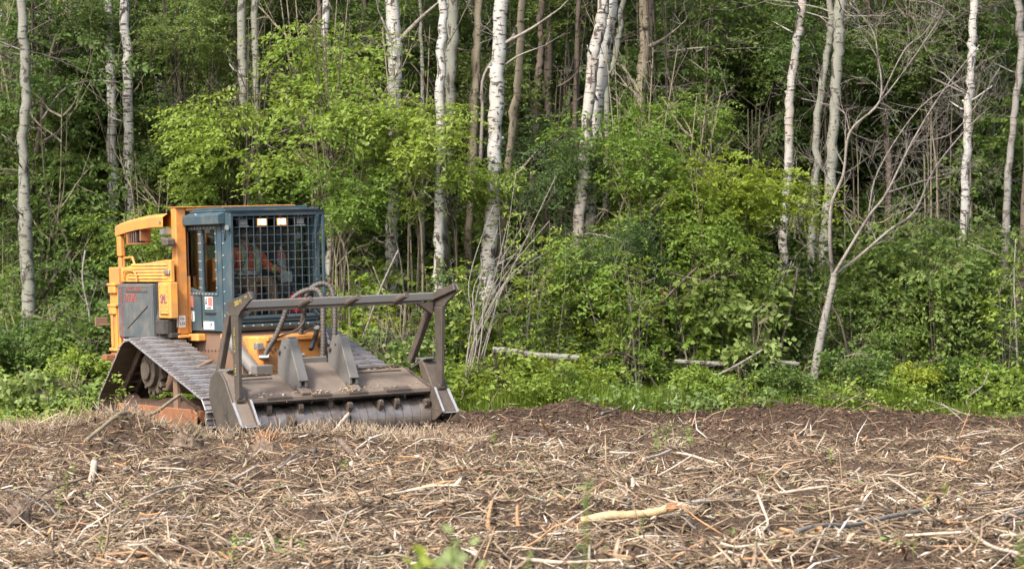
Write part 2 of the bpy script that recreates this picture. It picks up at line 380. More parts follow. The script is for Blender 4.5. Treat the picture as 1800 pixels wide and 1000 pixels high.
# ------------------------------------------------------------------ the mulching machine
# local axes: x to its left side (right in the picture), y rearwards, z up; origin on the ground below the front of the head
mach = empty('forestry_mulcher', (-1.90, 30.0, 0.0), (0, R_(-2), R_(33)),
             'yellow and slate blue tracked forestry mulcher with a caged cab and a wide rotor head', 'forestry mulcher')
def txt(s, name, parent, loc, size, mat, sx=1.0, plane='side', ex=.0015, rot=0):
    c = bpy.data.curves.new(name, 'FONT'); c.body = s; c.size = size; c.extrude = ex; c.align_x = 'CENTER'; c.align_y = 'CENTER'
    c.materials.append(mat); o = bpy.data.objects.new(name, c); COL.objects.link(o)
    me = bpy.data.meshes.new_from_object(o.evaluated_get(bpy.context.evaluated_depsgraph_get())); bpy.data.objects.remove(o); bpy.data.curves.remove(c)
    o = obj_of(name, me, parent)
    Mx = Matrix(((0, 0, -1), (-1, 0, 0), (0, 1, 0))) if plane == 'side' else Matrix(((1, 0, 0), (0, 0, -1), (0, 1, 0)))
    o.matrix_local = Matrix.Translation(loc) @ Mx.to_4x4() @ Matrix.Rotation(rot, 4, 'Z') @ Matrix.Diagonal((sx, 1, 1, 1))
    return o

# ---- tracks
def hull_path(circs):
    pts = []
    for (y, z, r) in circs:
        for k in range(72):
            a = 2 * math.pi * k / 72; pts.append((y + r * math.cos(a), z + r * math.sin(a)))
    pts = sorted(set(pts))
    def half(P):
        h = []
        for p in P:
            while len(h) > 1 and (h[-1][0] - h[-2][0]) * (p[1] - h[-2][1]) - (h[-1][1] - h[-2][1]) * (p[0] - h[-2][0]) <= 0: h.pop()
            h.append(p)
        return h
    a = half(pts); b_ = half(pts[::-1]); return a[:-1] + b_[:-1]
circ = [(1.22, .25, .25), (3.15, .76, .37), (3.88, .25, .25)]
path = [Vector((0, p[0], p[1])) for p in hull_path(circ)]
def resample(P, n):
    P = P + [P[0]]; L = [0]
    for i in range(1, len(P)): L.append(L[-1] + (P[i] - P[i - 1]).length)
    out = []; j = 0
    for k in range(n):
        s = L[-1] * k / n
        while L[j + 1] < s: j += 1
        f = (s - L[j]) / (L[j + 1] - L[j]); out.append((P[j].lerp(P[j + 1], f), (P[j + 1] - P[j]).normalized()))
    return out, L[-1]
NSH = 44
samp, plen = resample(path, NSH)
pitch = plen / NSH
W2 = .36
sh = MB()
sh.box(-W2, W2, -pitch * .52, pitch * .50, .0, .022)
sh.prism([(-pitch * .50, .022), (-pitch * .50, .05), (-pitch * .42, .05), (-pitch * .36, .022)], -W2, W2, 0)
sh.prism([(pitch * .0, .022), (pitch * .02, .036), (pitch * .08, .036), (pitch * .10, .022)], -W2, W2, 0)
for sx in (-.2, .2):
    for sy in (-.25, .3): sh.cyl((sx, pitch * sy, .02), (sx, pitch * sy, .033), .014, 6)
shoe_me = None
for side, cx in ((-1, -1.14), (1, 1.14)):
    tr = empty('track', (0, 0, 0)); tr.parent = mach
    ch = MB()
    for i, (p, d) in enumerate(samp):
        nrm = Vector((0, d.z, -d.y))            # outwards (path runs anticlockwise in y,z)
        rotm = Matrix(((1, 0, 0), (0, d.y, nrm.y), (0, d.z, nrm.z))).to_4x4()
        if shoe_me is None:
            so_ = sh.build('track_shoe', M['shoe'], tr, bevel=.004); shoe_me = so_.data; shoe_me.materials.append(M['shoe_in'])
            for q_ in shoe_me.polygons: q_.material_index = 1 if q_.normal.z < -.5 else 0
        else: so_ = obj_of('track_shoe', shoe_me, tr)
        so_.matrix_local = Matrix.Translation(Vector((cx, p.y, p.z + .012))) @ rotm @ Matrix.Rotation(random.uniform(-.02, .02), 4, 'X')
        for sx in (-.09, .09):
            q = p - nrm * .045; u_ = cx + sx
            ch.bar(Vector((u_, q.y, q.z)) - Vector((0, d.y, d.z)) * pitch * .54, Vector((u_, q.y, q.z)) + Vector((0, d.y, d.z)) * pitch * .54, .03, .085, (0, nrm.y, nrm.z))
        q = p - nrm * .05; ch.cyl((cx - .12, q.y, q.z), (cx + .12, q.y, q.z), .022, 6)
    ch.build('chain', M['shoe_in'], tr)
    # sprocket with teeth
    spr = MB(); n = 15; pol = []
    for k in range(n * 4):
        a = 2 * math.pi * k / (n * 4); r = (.33, .33, .27, .27)[k % 4]; pol.append((3.15 + r * math.cos(a), .76 + r * math.sin(a)))
    spr.prism(pol, cx - .035, cx + .035, 0)
    spr.build('sprocket', M['steel_dark'], tr, bevel=.006)
    hb = MB(); hb.cyl((cx - .10, 3.15, .76), (cx + .1, 3.15, .76), .21, 24); hb.cyl((cx - .14, 3.15, .76), (cx + .14, 3.15, .76), .12, 18)
    for k in range(10):
        a = 2 * math.pi * k / 10; hb.cyl((cx - .112, 3.15 + .165 * math.cos(a), .76 + .165 * math.sin(a)), (cx + .112, 3.15 + .165 * math.cos(a), .76 + .165 * math.sin(a)), .014, 6)
    hb.build('final_drive', M['steel_dark'], tr, bevel=.008)
    for (y, z, r) in ((1.22, .25, .18), (3.88, .25, .18)):
        idl = MB(); idl.cyl((cx - .07, y, z), (cx + .07, y, z), r, 24); idl.cyl((cx - .13, y, z), (cx + .13, y, z), .07, 14); idl.build('idler', M['shoe_in'], tr, bevel=.006)
    for y in (1.7, 2.1, 2.5, 2.9, 3.35):
        ro = MB(); ro.cyl((cx - .12, y, .13), (cx + .12, y, .13), .085, 16); ro.build('roller', M['shoe_in'], tr)
    fr = MB()
    xo = cx + side * .31                                      # outer cover plate of the frame
    fr.prism([(1.36, .04), (1.30, .30), (1.42, .345), (3.62, .345), (3.70, .26), (3.62, .04)], xo - side * .0, xo - side * .03, 0)
    fr.box(cx - .2, cx + .29, 1.45, 3.6, .16, .32)
    fr.build('track_frame', M['rust'], tr, bevel=.01)
    st = MB(); st.box(cx + side * .27, cx + side * .22, 1.92, 2.04, .33, .72); st.bar((cx + side * .24, 1.95, .7), (cx - side * .36, 2.2, .86), .08, .10); st.build('frame_strut', M['rust2'], tr, bevel=.006)
    lug = MB(); lug.box(xo + side * .015, xo, 3.0, 3.08, .20, .40); lug.box(xo + side * .01, xo, 3.06, 3.3, .30, .345); lug.build('frame_lug', M['steel_dark'], tr, bevel=.005)
    # mud lying on the frame
    mv = []; 
    yy = np.linspace(1.45, 3.6, 40); xx = np.linspace(cx - .28, cx + .30, 10); MX, MY = np.meshgrid(xx, yy)
    MZ = .33 + .10 * np.clip(vnoise(MX * 1.0, MY, 3.0, 1) + .55, 0, 1) + .05 * vnoise(MX, MY, 12, 2)
    MZ[:, 0] = .2; MZ[:, -1] = .30; MZ[0] = .2; MZ[-1] = .2
    ii = np.arange(400).reshape(40, 10); FF = np.stack([ii[:-1, :-1], ii[:-1, 1:], ii[1:, 1:], ii[1:, :-1]], -1).reshape(-1, 4)
    md = mesh_np('packed_mud', np.stack([MX, MY, MZ], -1).reshape(-1, 3), FF, M['soilbits'], tr, True, np.full(400, .5)); md['kind'] = 'stuff'

# ---- chassis
ch = MB()
ch.prism([(1.75, .62), (1.75, 1.0), (1.95, 1.235), (4.55, 1.235), (4.75, 1.0), (4.75, .55), (4.2, .42), (2.0, .42)], -.60, .60, 0)
chs = ch.build('chassis', M['rust2'], mach, bevel=.02)
bl = MB()
for k in range(7): bl.cyl((-.602, 2.35 + .10 * k, 1.0), (-.617, 2.35 + .10 * k, 1.0), .012, 6)
bl.build('bolt_row', M['steel_dark'], chs)
lg = MB(); lg.box(-.72, -.60, 2.72, 3.02, 1.12, 1.21); lg.build('cab_mount', M['yellow_dull'], chs, bevel=.01)
lg = MB(); lg.box(-.66, -.6, 1.98, 2.2, 1.16, 1.22); lg.build('cab_mount', M['yellow_dull'], chs, bevel=.01)
# yellow front housing
fh = MB(); pr = [(-.50, 1.74), (-.44, 1.62), (-.34, 1.57), (.42, 1.57), (.50, 1.62), (.54, 1.74), (.54, 2.1), (-.5, 2.1)]
fh.prism(pr, .55, 1.19, 2); fhs = fh.build('front_housing', M['yellow'], mach, bevel=.025)
a_ = MB(); a_.box(-.34, .42, 1.52, 1.575, 1.12, 1.185); a_.build('housing_lip', M['yellow'], fhs, bevel=.01)
a_ = MB()
for p in ((-.28, 1.02), (-.22, 1.02), (.0, 1.05), (.05, 1.05), (-.30, .78), (-.24, .70), (-.18, .76), (-.34, .66)): a_.cyl((p[0], 1.572, p[1]), (p[0], 1.55, p[1]), .018, 8)
a_.build('bolt', M['rust2'], fhs)
a_ = MB(); a_.box(-.50, -.41, 1.50, 1.60, 1.03, 1.11); a_.cyl((-.47, 1.52, .93), (-.36, 1.46, .93), .028, 10); a_.cyl((-.12, 1.5, .93), (.14, 1.46, .93), .03, 10); a_.cyl((-.05, 1.56, .93), (-.05, 1.44, .93), .035, 8)
a_.build('hydraulic_fitting', M['chrome'], fhs, bevel=.004)
# belly dark pieces right of the housing
a_ = MB(); a_.box(.5, .80, 1.75, 2.1, .72, 1.12); a_.cyl((.62, 1.72, .95), (.62, 1.6, .80), .07, 12); a_.box(.22, .5, 1.48, 1.56, .75, .88); a_.build('valve_block', M['dark'], mach, bevel=.01)
# lift cylinders and push arms
for s in (-1, 1):
    c = MB(); c.cyl((s * .66, 1.95, 1.16), (s * .56, 1.40, .74), .078, 18); c.cyl((s * .56, 1.40, .74), (s * .555, 1.36, .71), .062, 18)
    co_ = c.build('lift_cylinder', M['ear'], mach, smooth=False)
    c = MB(); c.cyl((s * .558, 1.375, .72), (s * .50, 1.08, .50), .036, 12); c.build('piston_rod', M['chrome'], co_)
    c = MB(); c.prism([(.95, .38), (.95, .60), (1.5, .66), (2.1, .60), (2.1, .40)], s * .70, s * .58, 0); c.build('push_arm', M['steel_dark'], mach, bevel=.012)

# ---- engine body, hood, door
eb = MB(); eb.prism([(3.16, 1.17), (3.16, 2.14), (4.55, 2.055), (4.62, 1.9), (4.62, 1.0), (4.4, .95)], -.90, .86, 0)
ebs = eb.build('engine_body', M['dark'], mach, bevel=.02)
hd = MB(); hd.prism([(2.96, 1.885), (2.96, 2.17), (4.58, 2.07), (4.58, 1.885)], -.955, -.90, 0)
hds = hd.build('hood_side_panel', M['yellow_dull'], mach, bevel=.008)
for k in range(5):
    z0 = 1.925 + k * .042
    s_ = MB(); s_.prism([(-.956, z0), (-.968, z0 + .008), (-.956, z0 + .034)], 3.05, 4.28 - .03 * k, 1); s_.build('louvre', M['yellow_dull'], hds)
s_ = MB(); s_.tube([(-.985, 4.36, 1.89), (-.985, 4.36, 2.03), (-.985, 4.22, 2.045), (-.985, 4.03, 2.03), (-.985, 3.95, 1.97), (-.985, 3.94, 1.89)], .014, 6); s_.build('grab_handle', M['yellow'], hds)
s_ = MB(); s_.box(-.985, -.955, 2.97, 3.12, 1.985, 2.04); s_.build('latch', M['chrome'], hds, bevel=.006)
hp = MB(); hp.prism([(3.16, 2.145), (3.16, 2.175), (4.60, 2.085), (4.60, 2.055)], -.90, .86, 0); hp.build('hood_top', M['yellow'], mach)
hr = MB(); hr.prism([(2.96, 1.885), (2.96, 2.17), (4.58, 2.07), (4.58, 1.885)], .86, .91, 0); hr.build('hood_side_panel', M['yellow_dull'], mach, bevel=.008)
rc = MB(); rc.box(-1.0, -.90, 4.50, 4.80, .95, 2.085); rcs = rc.build('rear_corner_post', M['yellow'], mach, bevel=.012)
s_ = MB()
for z in (1.84, 1.56): s_.box(-1.045, -1.0, 4.52, 4.79, z, z + .035); s_.box(-1.035, -1.0, 4.54, 4.77, z - .10, z)
s_.build('step', M['yellow_dull'], rcs, bevel=.006)
s_ = MB(); s_.box(-1.02, -1.0, 4.68, 4.73, 1.02, 1.46); s_.box(-1.02, -1.0, 4.54, 4.57, 1.02, 1.46); s_.box(-1.04, -1.0, 4.52, 4.78, .97, 1.01); s_.build('hinge_strip', M['yellow_dull'], rcs, bevel=.004)
rw = MB(); rw.box(-.90, .9, 4.62, 4.8, .9, 2.085); rw.build('rear_wall', M['yellow_dull'], mach, bevel=.02)
a_ = MB(); a_.box(-1.30, -1.0, 4.30, 4.44, .86, .94); a_.box(-1.1, -1.0, 4.2, 4.6, .60, .95); a_.build('rear_step', M['rust'], mach, bevel=.01)
a_ = MB(); a_.box(-1.20, -1.02, 4.83, 4.86, 1.30, 1.42); a_.bar((-1.0, 4.8, 1.32), (-1.16, 4.84, 1.32), .02, .02); a_.build('tail_lamp', M['rust2'], mach, bevel=.006)
# engine door
dp = MB(); dp.box(-1.02, -.96, 3.40, 4.49, 1.155, 1.865); dps = dp.build('engine_door', M['door'], mach, bevel=.01)
s_ = MB(); s_.box(-1.028, -1.018, 3.56, 4.22, 1.757, 1.772); s_.build('pressed_rib', M['steel_dark'], dps)
s_ = MB(); s_.bar((-1.022, 3.54, 1.58), (-1.022, 4.20, 1.28), .012, .014, (1, 0, 0)); s_.build('pressed_rib', M['steel_dark'], dps)
s_ = MB(); s_.box(-1.026, -1.02, 3.42, 3.435, 1.2, 1.84); s_.box(-1.026, -1.02, 3.42, 4.44, 1.825, 1.84); s_.build('door_edge', M['ear'], dps)
txt('KEEP CLEAR', 'lettering', dps, (-1.0225, 3.985, 1.808), .085, M['red'], .98)
txt('DOORS', 'lettering', dps, (-1.0225, 4.08, 1.675), .145, M['red'], .72)
txt('WARNING HOT ENGINE', 'lettering', dps, (-1.0225, 4.37, 1.50), .07, M['red'], .98, rot=-math.pi / 2)
yb = MB(); yb.box(-1.01, -.90, 2.88, 3.24, 1.42, 1.883); ybs = yb.build('air_box_cover', M['yellow_dull'], mach, bevel=.01)
s_ = MB(); s_.box(-1.02, -1.008, 2.95, 3.18, 1.47, 1.86); s_.box(-1.035, -1.008, 2.94, 3.18, 1.478, 1.495); s_.build('cover_plate', M['yellow_dull'], ybs, bevel=.006)
s_ = MB()
for k in range(6):
    for y in (2.965, 3.165): s_.cyl((-1.02, y, 1.51 + k * .063), (-1.026, y, 1.51 + k * .063), .007, 5)
s_.build('rivet', M['rust2'], ybs)
txt('SML', 'lettering', ybs, (-1.023, 3.065, 1.665), .17, M['purple'], .62)
dk = MB(); dk.box(-.97, -.90, 3.24, 3.40, 1.20, 1.87); dk.cyl((-.98, 3.12, 1.22), (-.98, 3.12, 1.40), .14, 16); dk.box(-1.0, -.85, 2.92, 3.3, 1.17, 1.23)
dk.tube([(-.95, 3.3, 1.55), (-1.0, 3.28, 1.42), (-1.0, 3.2, 1.32), (-.98, 3.0, 1.38)], .035, 8); dk.build('air_intake', M['dark'], mach, bevel=.008)
# ROPS posts, guard, work lamp, mirror
ry = MB(); ry.box(-.85, -.70, 3.0, 3.14, 1.20, 2.832)
rp = ry.build('roll_post', M['yellow'], mach, bevel=.014)
s_ = MB(); s_.box(-.90, -.60, 2.90, 3.2, 1.165, 1.20); s_.build('post_foot', M['yellow'], rp, bevel=.008)
s_ = MB(); s_.box(-.86, -.852, 3.01, 3.13, 1.30, 1.46); s_.box(-.845, -.755, 2.99, 3.0, 1.30, 1.45); s_.build('sticker', M['white'], rp)
txt('L32', 'lettering', rp, (-.80, 2.986, 1.345), .055, M['ink'], .9, 'front'); txt('CSA', 'lettering', rp, (-.80, 2.986, 1.405), .035, M['red'], .9, 'front')
s_ = MB(); s_.box(-.70, -.655, 3.02, 3.12, 1.22, 1.95); s_.build('post_web', M['yellow'], rp)
ry = MB(); ry.box(.72, .87, 3.0, 3.14, 1.20, 2.832); ry.build('roll_post', M['yellow'], mach, bevel=.014)
ry = MB(); ry.box(-.70, .72, 2.98, 3.16, 2.79, 2.832); ry.box(-.86, .88, 2.96, 3.18, 2.834, 2.846); ry.build('roll_beam', M['yellow'], mach, bevel=.008)
# rear guard: curved box rail and post
gd = MB(); pts = [(3.12, 2.72), (3.5, 2.715), (3.9, 2.695), (4.3, 2.66), (4.62, 2.62)]
for (y0, z0), (y1, z1) in zip(pts[:-1], pts[1:]):
    gd.add([(-.97, y0, z0 - .12), (-.97, y1, z1 - .12), (-.97, y1, z1), (-.97, y0, z0), (-.90, y0, z0 + .045), (-.90, y1, z1 + .045), (-.82, y0, z0 + .045), (-.82, y1, z1 + .045), (-.82, y0, z0 - .12), (-.82, y1, z1 - .12)],
           [(0, 1, 2, 3), (3, 2, 5, 4), (4, 5, 7, 6), (6, 7, 9, 8), (8, 9, 1, 0)])
gd.add([(-.97, 4.62, 2.50), (-.82, 4.62, 2.50), (-.82, 4.62, 2.665), (-.90, 4.62, 2.665), (-.97, 4.62, 2.62)], [(0, 1, 2, 3, 4)])
gds = gd.build('guard_rail', M['yellow'], mach)
s_ = MB(); s_.cyl((-.975, 3.2, 2.66), (-.985, 3.2, 2.66), .025, 8); s_.box(-.96, -.84, 3.12, 3.24, 2.50, 2.57); s_.build('rail_bolt', M['chrome'], gds)
s_ = MB(); s_.box(-.965, -.885, 4.49, 4.61, 2.22, 2.505); s_.box(-.955, -.89, 4.51, 4.60, 2.06, 2.22); s_.build('guard_post', M['yellow'], mach, bevel=.018)
s_ = MB(); s_.tube([(-.93, 4.46, 2.07), (-.93, 4.44, 2.205), (-.93, 4.18, 2.215), (-.93, 4.10, 2.10)], .016, 6); s_.build('hood_handle', M['yellow'], mach)
for s in (1,):
    s_ = MB(); s_.box(.82, .97, 4.47, 4.60, 2.06, 2.6); s_.box(.82, .97, 3.12, 4.6, 2.55, 2.68); s_.build('guard_post', M['yellow'], mach, bevel=.018)
wl = MB(); wl.box(-.95, -.80, 3.86, 3.90, 2.42, 2.585); wl.box(-.95, -.80, 4.27, 4.32, 2.40, 2.575); wl.box(-.95, -.80, 3.86, 4.32, 2.38, 2.40); wl.box(-.83, -.80, 3.88, 4.3, 2.40, 2.56); wls = wl.build('lamp_box', M['rust'], mach, bevel=.005)
s_ = MB(); s_.box(-.93, -.83, 3.98, 4.22, 2.41, 2.55); s_.build('lamp_housing', M['black'], wls)
s_ = MB()
for k in range(4): s_.box(-.955, -.945, 4.0 + k * .07, 4.012 + k * .07, 2.40, 2.55)
s_.build('lamp_grille', M['rust2'], wls)
mr_ = MB(); mr_.prism([(2.95, 2.35), (2.95, 2.44), (3.10, 2.455), (3.17, 2.47), (3.12, 2.37), (3.06, 2.34)], -1.00, -.88, 0); mr_.build('exhaust_stub', M['steel_dark'], mach, bevel=.015)

# ---- cab
cab = empty('cab', (0, 0, 0)); cab.parent = mach
XL, XR = -.65, .69; YF, YC, YB = 1.85, 2.10, 3.17; ZB, ZT = 1.25, 2.79
def wall(xw, th, name):
    # side wall with two windows: lower apron, top band, three uprights
    m_ = MB(); x0, x1 = xw, xw + th
    m_.prism([(YC, ZB), (YC, 1.755), (2.72, 1.755), (3.09, 1.83), (YB, 1.83), (YB, 1.30), (YB - .06, ZB)], x0, x1, 0)
    m_.box(x0, x1, YC, YB, 2.57, ZT)
    for a, b_ in ((YC, 2.27), (2.655, 2.745), (3.095, YB)): m_.box(x0, x1, a, b_, 1.74, 2.575)
    return m_.build(name, M['blue'], cab, bevel=.004)
wl_ = wall(XL, .04, 'side_wall'); wr_ = wall(XR - .04, .04, 'side_wall')
for (xw, par, sgn) in ((XL, wl_, -1), (XR, wr_, 1)):
    for (y0, y1, z0, z1) in ((2.27, 2.655, 1.755, 2.57), (2.745, 3.095, 1.76, 2.57)):
        g = MB(); g.box(xw - sgn * .016, xw - sgn * .022, y0, y1, z0, z1); g.build('window_pane', M['glass'], cab)
        e = MB(); xa, xb = xw + sgn * .001, xw + sgn * .009
        bz = .045
        e.box(xa, xb, y0 - bz, y1 + bz, z1, z1 + bz); e.box(xa, xb, y0 - bz, y1 + bz, z0 - bz, z0); e.box(xa, xb, y0 - bz, y0, z0, z1); e.box(xa, xb, y1, y1 + bz * .9, z0, z1)
        fro = e.build('window_frame', M['blue'], cab, bevel=.003)
        bt = MB()
        for k in range(7):
            z = z0 + (z1 - z0) * (k + .5) / 7
            for y in (y0 - .022, y1 + .022): bt.cyl((xb, y, z), (xb + sgn * .010, y, z), .0085, 6)
        for k in range(5):
            y = y0 + (y1 - y0) * k / 4
            for z in (z0 - .022, z1 + .022): bt.cyl((xb, y, z), (xb + sgn * .010, y, z), .0085, 6)
        tag(bt.build('frame_bolts', M['bolt'], cab), kind='stuff')
# details of the near side wall
s_ = MB(); s_.bar((XL - .001, 2.72, 1.70), (XL - .001, 3.14, 1.80), .014, .014, (1, 0, 0)); s_.box(XL - .012, XL, 2.70, 2.715, 1.30, 1.74); s_.build('door_seam', M['ink'], wl_)
s_ = MB(); s_.box(XL - .018, XL, 2.30, 2.62, 1.477, 1.492); s_.build('door_rib', M['ink'], wl_)
s_ = MB(); s_.box(XL - .014, XL - .001, 3.055, 3.085, 1.77, 2.55); s_.build('copper_strip', M['rust'], wl_)
s_ = MB(); s_.box(XL - .006, XL - .001, 2.395, 2.61, 1.535, 1.695); stk = s_.build('warning_sticker', M['white'], wl_)
s_ = MB(); s_.box(XL - .008, XL - .006, 2.40, 2.52, 1.575, 1.69); s_.build('sticker_panel', M['redfaded'], stk)
s_ = MB(); s_.prism([(2.545, 1.60), (2.60, 1.60), (2.59, 1.66), (2.575, 1.69), (2.55, 1.68), (2.56, 1.64)], XL - .0085, XL - .006, 0); s_.build('sticker_figure', M['ink'], stk)
txt('WARNING', 'lettering', stk, (XL - .0075, 2.50, 1.552), .035, M['ink'], 1.0)
s_ = MB(); s_.box(XL - .005, XL - .001, 2.94, 3.035, 1.375, 1.505); stk = s_.build('data_sticker', M['white'], wl_)
for k in range(4): txt(('24 70', '18 B', '360', '27 C')[k], 'lettering', stk, (XL - .0062, 2.987, 1.395 + k * .03), .03, M['ink'], .8)
s_ = MB(); s_.box(XL - .006, XL - .001, 2.375, 2.665, 1.272, 1.375); stk = s_.build('number_plate', M['white'], wl_)
txt('315109', 'lettering', stk, (XL - .0075, 2.52, 1.325), .085, M['ink'], .82)
s_ = MB(); s_.box(XL - .005, XL - .001, 2.955, 3.15, 1.555, 1.755); s_.build('faded_sticker', M['redfaded'], wl_)
# visor above the windows
s_ = MB(); s_.prism([(XL - .10, 2.635), (XL - .10, 2.75), (XL, 2.79), (XL, 2.635)], 1.98, 3.16, 1); vs = s_.build('side_visor', M['blue'], cab, bevel=.005)
s_ = MB(); s_.box(XL - .103, XL - .10, 3.06, 3.15, 2.66, 2.74); s_.build('rust_patch', M['rust2'], vs)
s_ = MB(); s_.cyl((XL - .085, 2.62, 2.758), (XL - .10, 2.62, 2.775), .014, 8); s_.cyl((XL - .085, 2.62 + .45, 2.758), (XL - .1, 3.07, 2.775), .012, 8); s_.build('visor_bolt', M['bolt'], vs)
s_ = MB(); s_.prism([(XR, 2.635), (XR, 2.79), (XR + .08, 2.75), (XR + .08, 2.635)], 1.98, 3.16, 1); s_.build('side_visor', M['blue'], cab, bevel=.005)
# roof, floor, back
s_ = MB(); s_.box(XL + .0, XR, 1.98, 3.14, 2.793, 2.822); s_.box(XL + .04, XR - .10, 2.1, 2.96, 2.824, 2.852); s_.build('roof', M['blue'], cab, bevel=.006)
s_ = MB(); s_.box(XL + .04, XR - .04, YC + .002, YB - .03, ZB + .003, ZB + .05); s_.build('floor', M['dark'], cab)
s_ = MB(); s_.box(XL + .042, XR - .042, YB - .05, YB - .01, ZB + .06, 1.78); s_.box(XL + .042, XR - .042, YB - .05, YB - .01, 2.60, ZT - .004)
s_.box(XL + .042, -.58, YB - .05, YB - .01, 1.78, 2.6); s_.box(.02, .30, YB - .05, YB - .01, 1.78, 2.6); s_.box(.46, XR - .042, YB - .05, YB - .01, 1.78, 2.6); s_.build('back_wall', M['black'], cab, bevel=.004)
s_ = MB(); s_.box(-.58, .02, YB - .035, YB - .03, 1.78, 2.6); s_.box(.30, .46, YB - .035, YB - .03, 1.78, 2.6); s_.build('rear_pane', M['glass'], cab)
s_ = MB(); s_.box(XL + .045, XR - .045, YC + .01, YC + .016, 1.45, 2.56); s_.build('windscreen', M['screen'], cab)
# front apron, frame and inner windscreen posts
s_ = MB(); s_.prism([(1.93, ZB), (1.88, 1.30), (1.88, 1.335), (1.93, 1.345), (1.88, 1.36), (1.88, 1.40), (2.1, 1.44), (2.1, ZB)], XL + .042, XR - .042, 0); ap = s_.build('front_apron', M['blue'], cab, bevel=.005)
s_ = MB()
for k in range(9): s_.cyl((-.48 + k * .13, 1.882, 1.318), (-.48 + k * .13, 1.868, 1.318), .011, 6)
tag(s_.build('apron_bolts', M['bolt'], ap), kind='stuff')
s_ = MB(); s_.prism([(YF + .03, 1.44), (YC + .0, 1.44), (YC + .0, ZB), (YF + .10, ZB), (YF + .03, 1.30)], XL + .001, XL + .03, 0)
s_.prism([(YF + .0, 2.77), (YC, 2.79), (YC, 1.44), (YF + .03, 1.44)], XL + .001, XL + .03, 0); cb = s_.build('cage_side', M['blue'], cab, bevel=.004)
s_ = MB()
for k in range(9): s_.cyl((XL + .001, 2.05, 1.30 + k * .155), (XL - .010, 2.05, 1.30 + k * .155), .010, 6)
s_.cyl((XL + .001, 1.95, 1.30), (XL - .01, 1.95, 1.30), .011, 6); tag(s_.build('cage_bolts', M['bolt'], cb), kind='stuff')
s_ = MB(); s_.box(XL - .012, XL, 2.095, 2.125, ZB + .02, 2.63); s_.build('hinge_bar', M['blue'], cb, bevel=.004)
s_ = MB(); s_.prism([(YF + .0, 2.77), (YC, 2.79), (YC, ZB), (YC - .10, ZB), (YC - .12, 2.5)], XR - .03, XR - .001, 0); cb2 = s_.build('cage_side', M['blue'], cab, bevel=.004)
s_ = MB()
for k in range(7): s_.cyl((XR - .03, 2.03, 1.60 + k * .14), (XR - .04, 2.03, 1.60 + k * .14), .010, 6)
tag(s_.build('cage_bolts', M['bolt'], cb2), kind='stuff')
# hanging side lamp at the front corner
s_ = MB(); s_.cyl((XL - .02, 1.90, 2.60), (XL - .05, 1.83, 2.58), .022, 8, .030); sl_ = s_.build('corner_lamp', M['chrome'], cab)
s_ = MB(); s_.cyl((XL - .0505, 1.829, 2.5797), (XL - .054, 1.822, 2.578), .026, 8); s_.build('lens', M['lamp'], sl_)
s_ = MB(); s_.tube([(XL - .005, 2.0, 2.42), (XL - .02, 1.95, 2.5), (XL - .02, 1.91, 2.58)], .008, 5); s_.build('lamp_arm', M['black'], sl_)
wg = empty('window_guard', (0, 0, 0)); wg.parent = cab
s_ = MB(); yl = lambda z: YF + .03 * (2.77 - z) / 1.33
s_.box(XL + .0, XR, YF - .02, YF + .02, 2.725, 2.775); s_.bar((XL + .02, yl(2.73), 2.728), (XL + .02, yl(1.45), 1.42), .04, .035); s_.bar((XR - .018, yl(2.73), 2.728), (XR - .018, yl(1.45), 1.42), .036, .035); s_.box(XL + .04, XR - .036, YF + .01, YF + .05, 1.405, 1.44)
s_.build('guard_frame', M['blue'], wg, bevel=.005)
s_ = MB(); s_.box(XL - .01, XR + .012, YF - .035, YF + .06, 2.777, 2.79); s_.build('guard_lip', M['black'], wg)
wme = None
for k in range(12):
    x = XL + .135 + k * (XR - XL - .15) / 12.2
    s_ = MB(); s_.tube([(x + random.uniform(-.003, .003), yl(2.73) - .004, 2.728), (x + random.uniform(-.004, .004), yl(2.1) - .004, 2.1), (x, yl(1.44) - .004, 1.44)], .0052, 5); s_.build('guard_wire', M['blue'], wg)
for k in range(12):
    z = 1.505 + k * .108
    s_ = MB(); s_.tube([(XL + .035, yl(z) + .006, z), (XR - .03, yl(z) + .006, z + random.uniform(-.003, .003))], .0052, 5); s_.build('guard_wire', M['blue'], wg)
for k, x in enumerate((-.425, -.165, .115, .38)):
    s_ = MB(); s_.box(x - .07, x + .07, 1.92, 1.99, 2.59 if k else 2.585, 2.70); s_.bar((x, 1.96, 2.70), (x, 1.96, 2.79), .03, .02); lo = s_.build('work_lamp', M['black'], cab, bevel=.012)
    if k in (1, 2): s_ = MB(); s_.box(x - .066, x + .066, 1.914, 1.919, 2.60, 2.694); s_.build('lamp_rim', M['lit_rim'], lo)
    s_ = MB(); s_.box(x - .052, x + .052, 1.907, 1.913, 2.612, 2.684); s_.build('lamp_lens', M['lit'] if k in (1, 2) else M['lamp'], lo, bevel=.004)
    s_ = MB(); s_.box(x - .07, x + .07, 1.905, 1.92, 2.69, 2.70); s_.box(x - .07, x + .07, 1.905, 1.92, 2.59, 2.602); s_.build('lamp_bezel', M['chrome'] if k in (0, 3) else M['rust2'], lo)
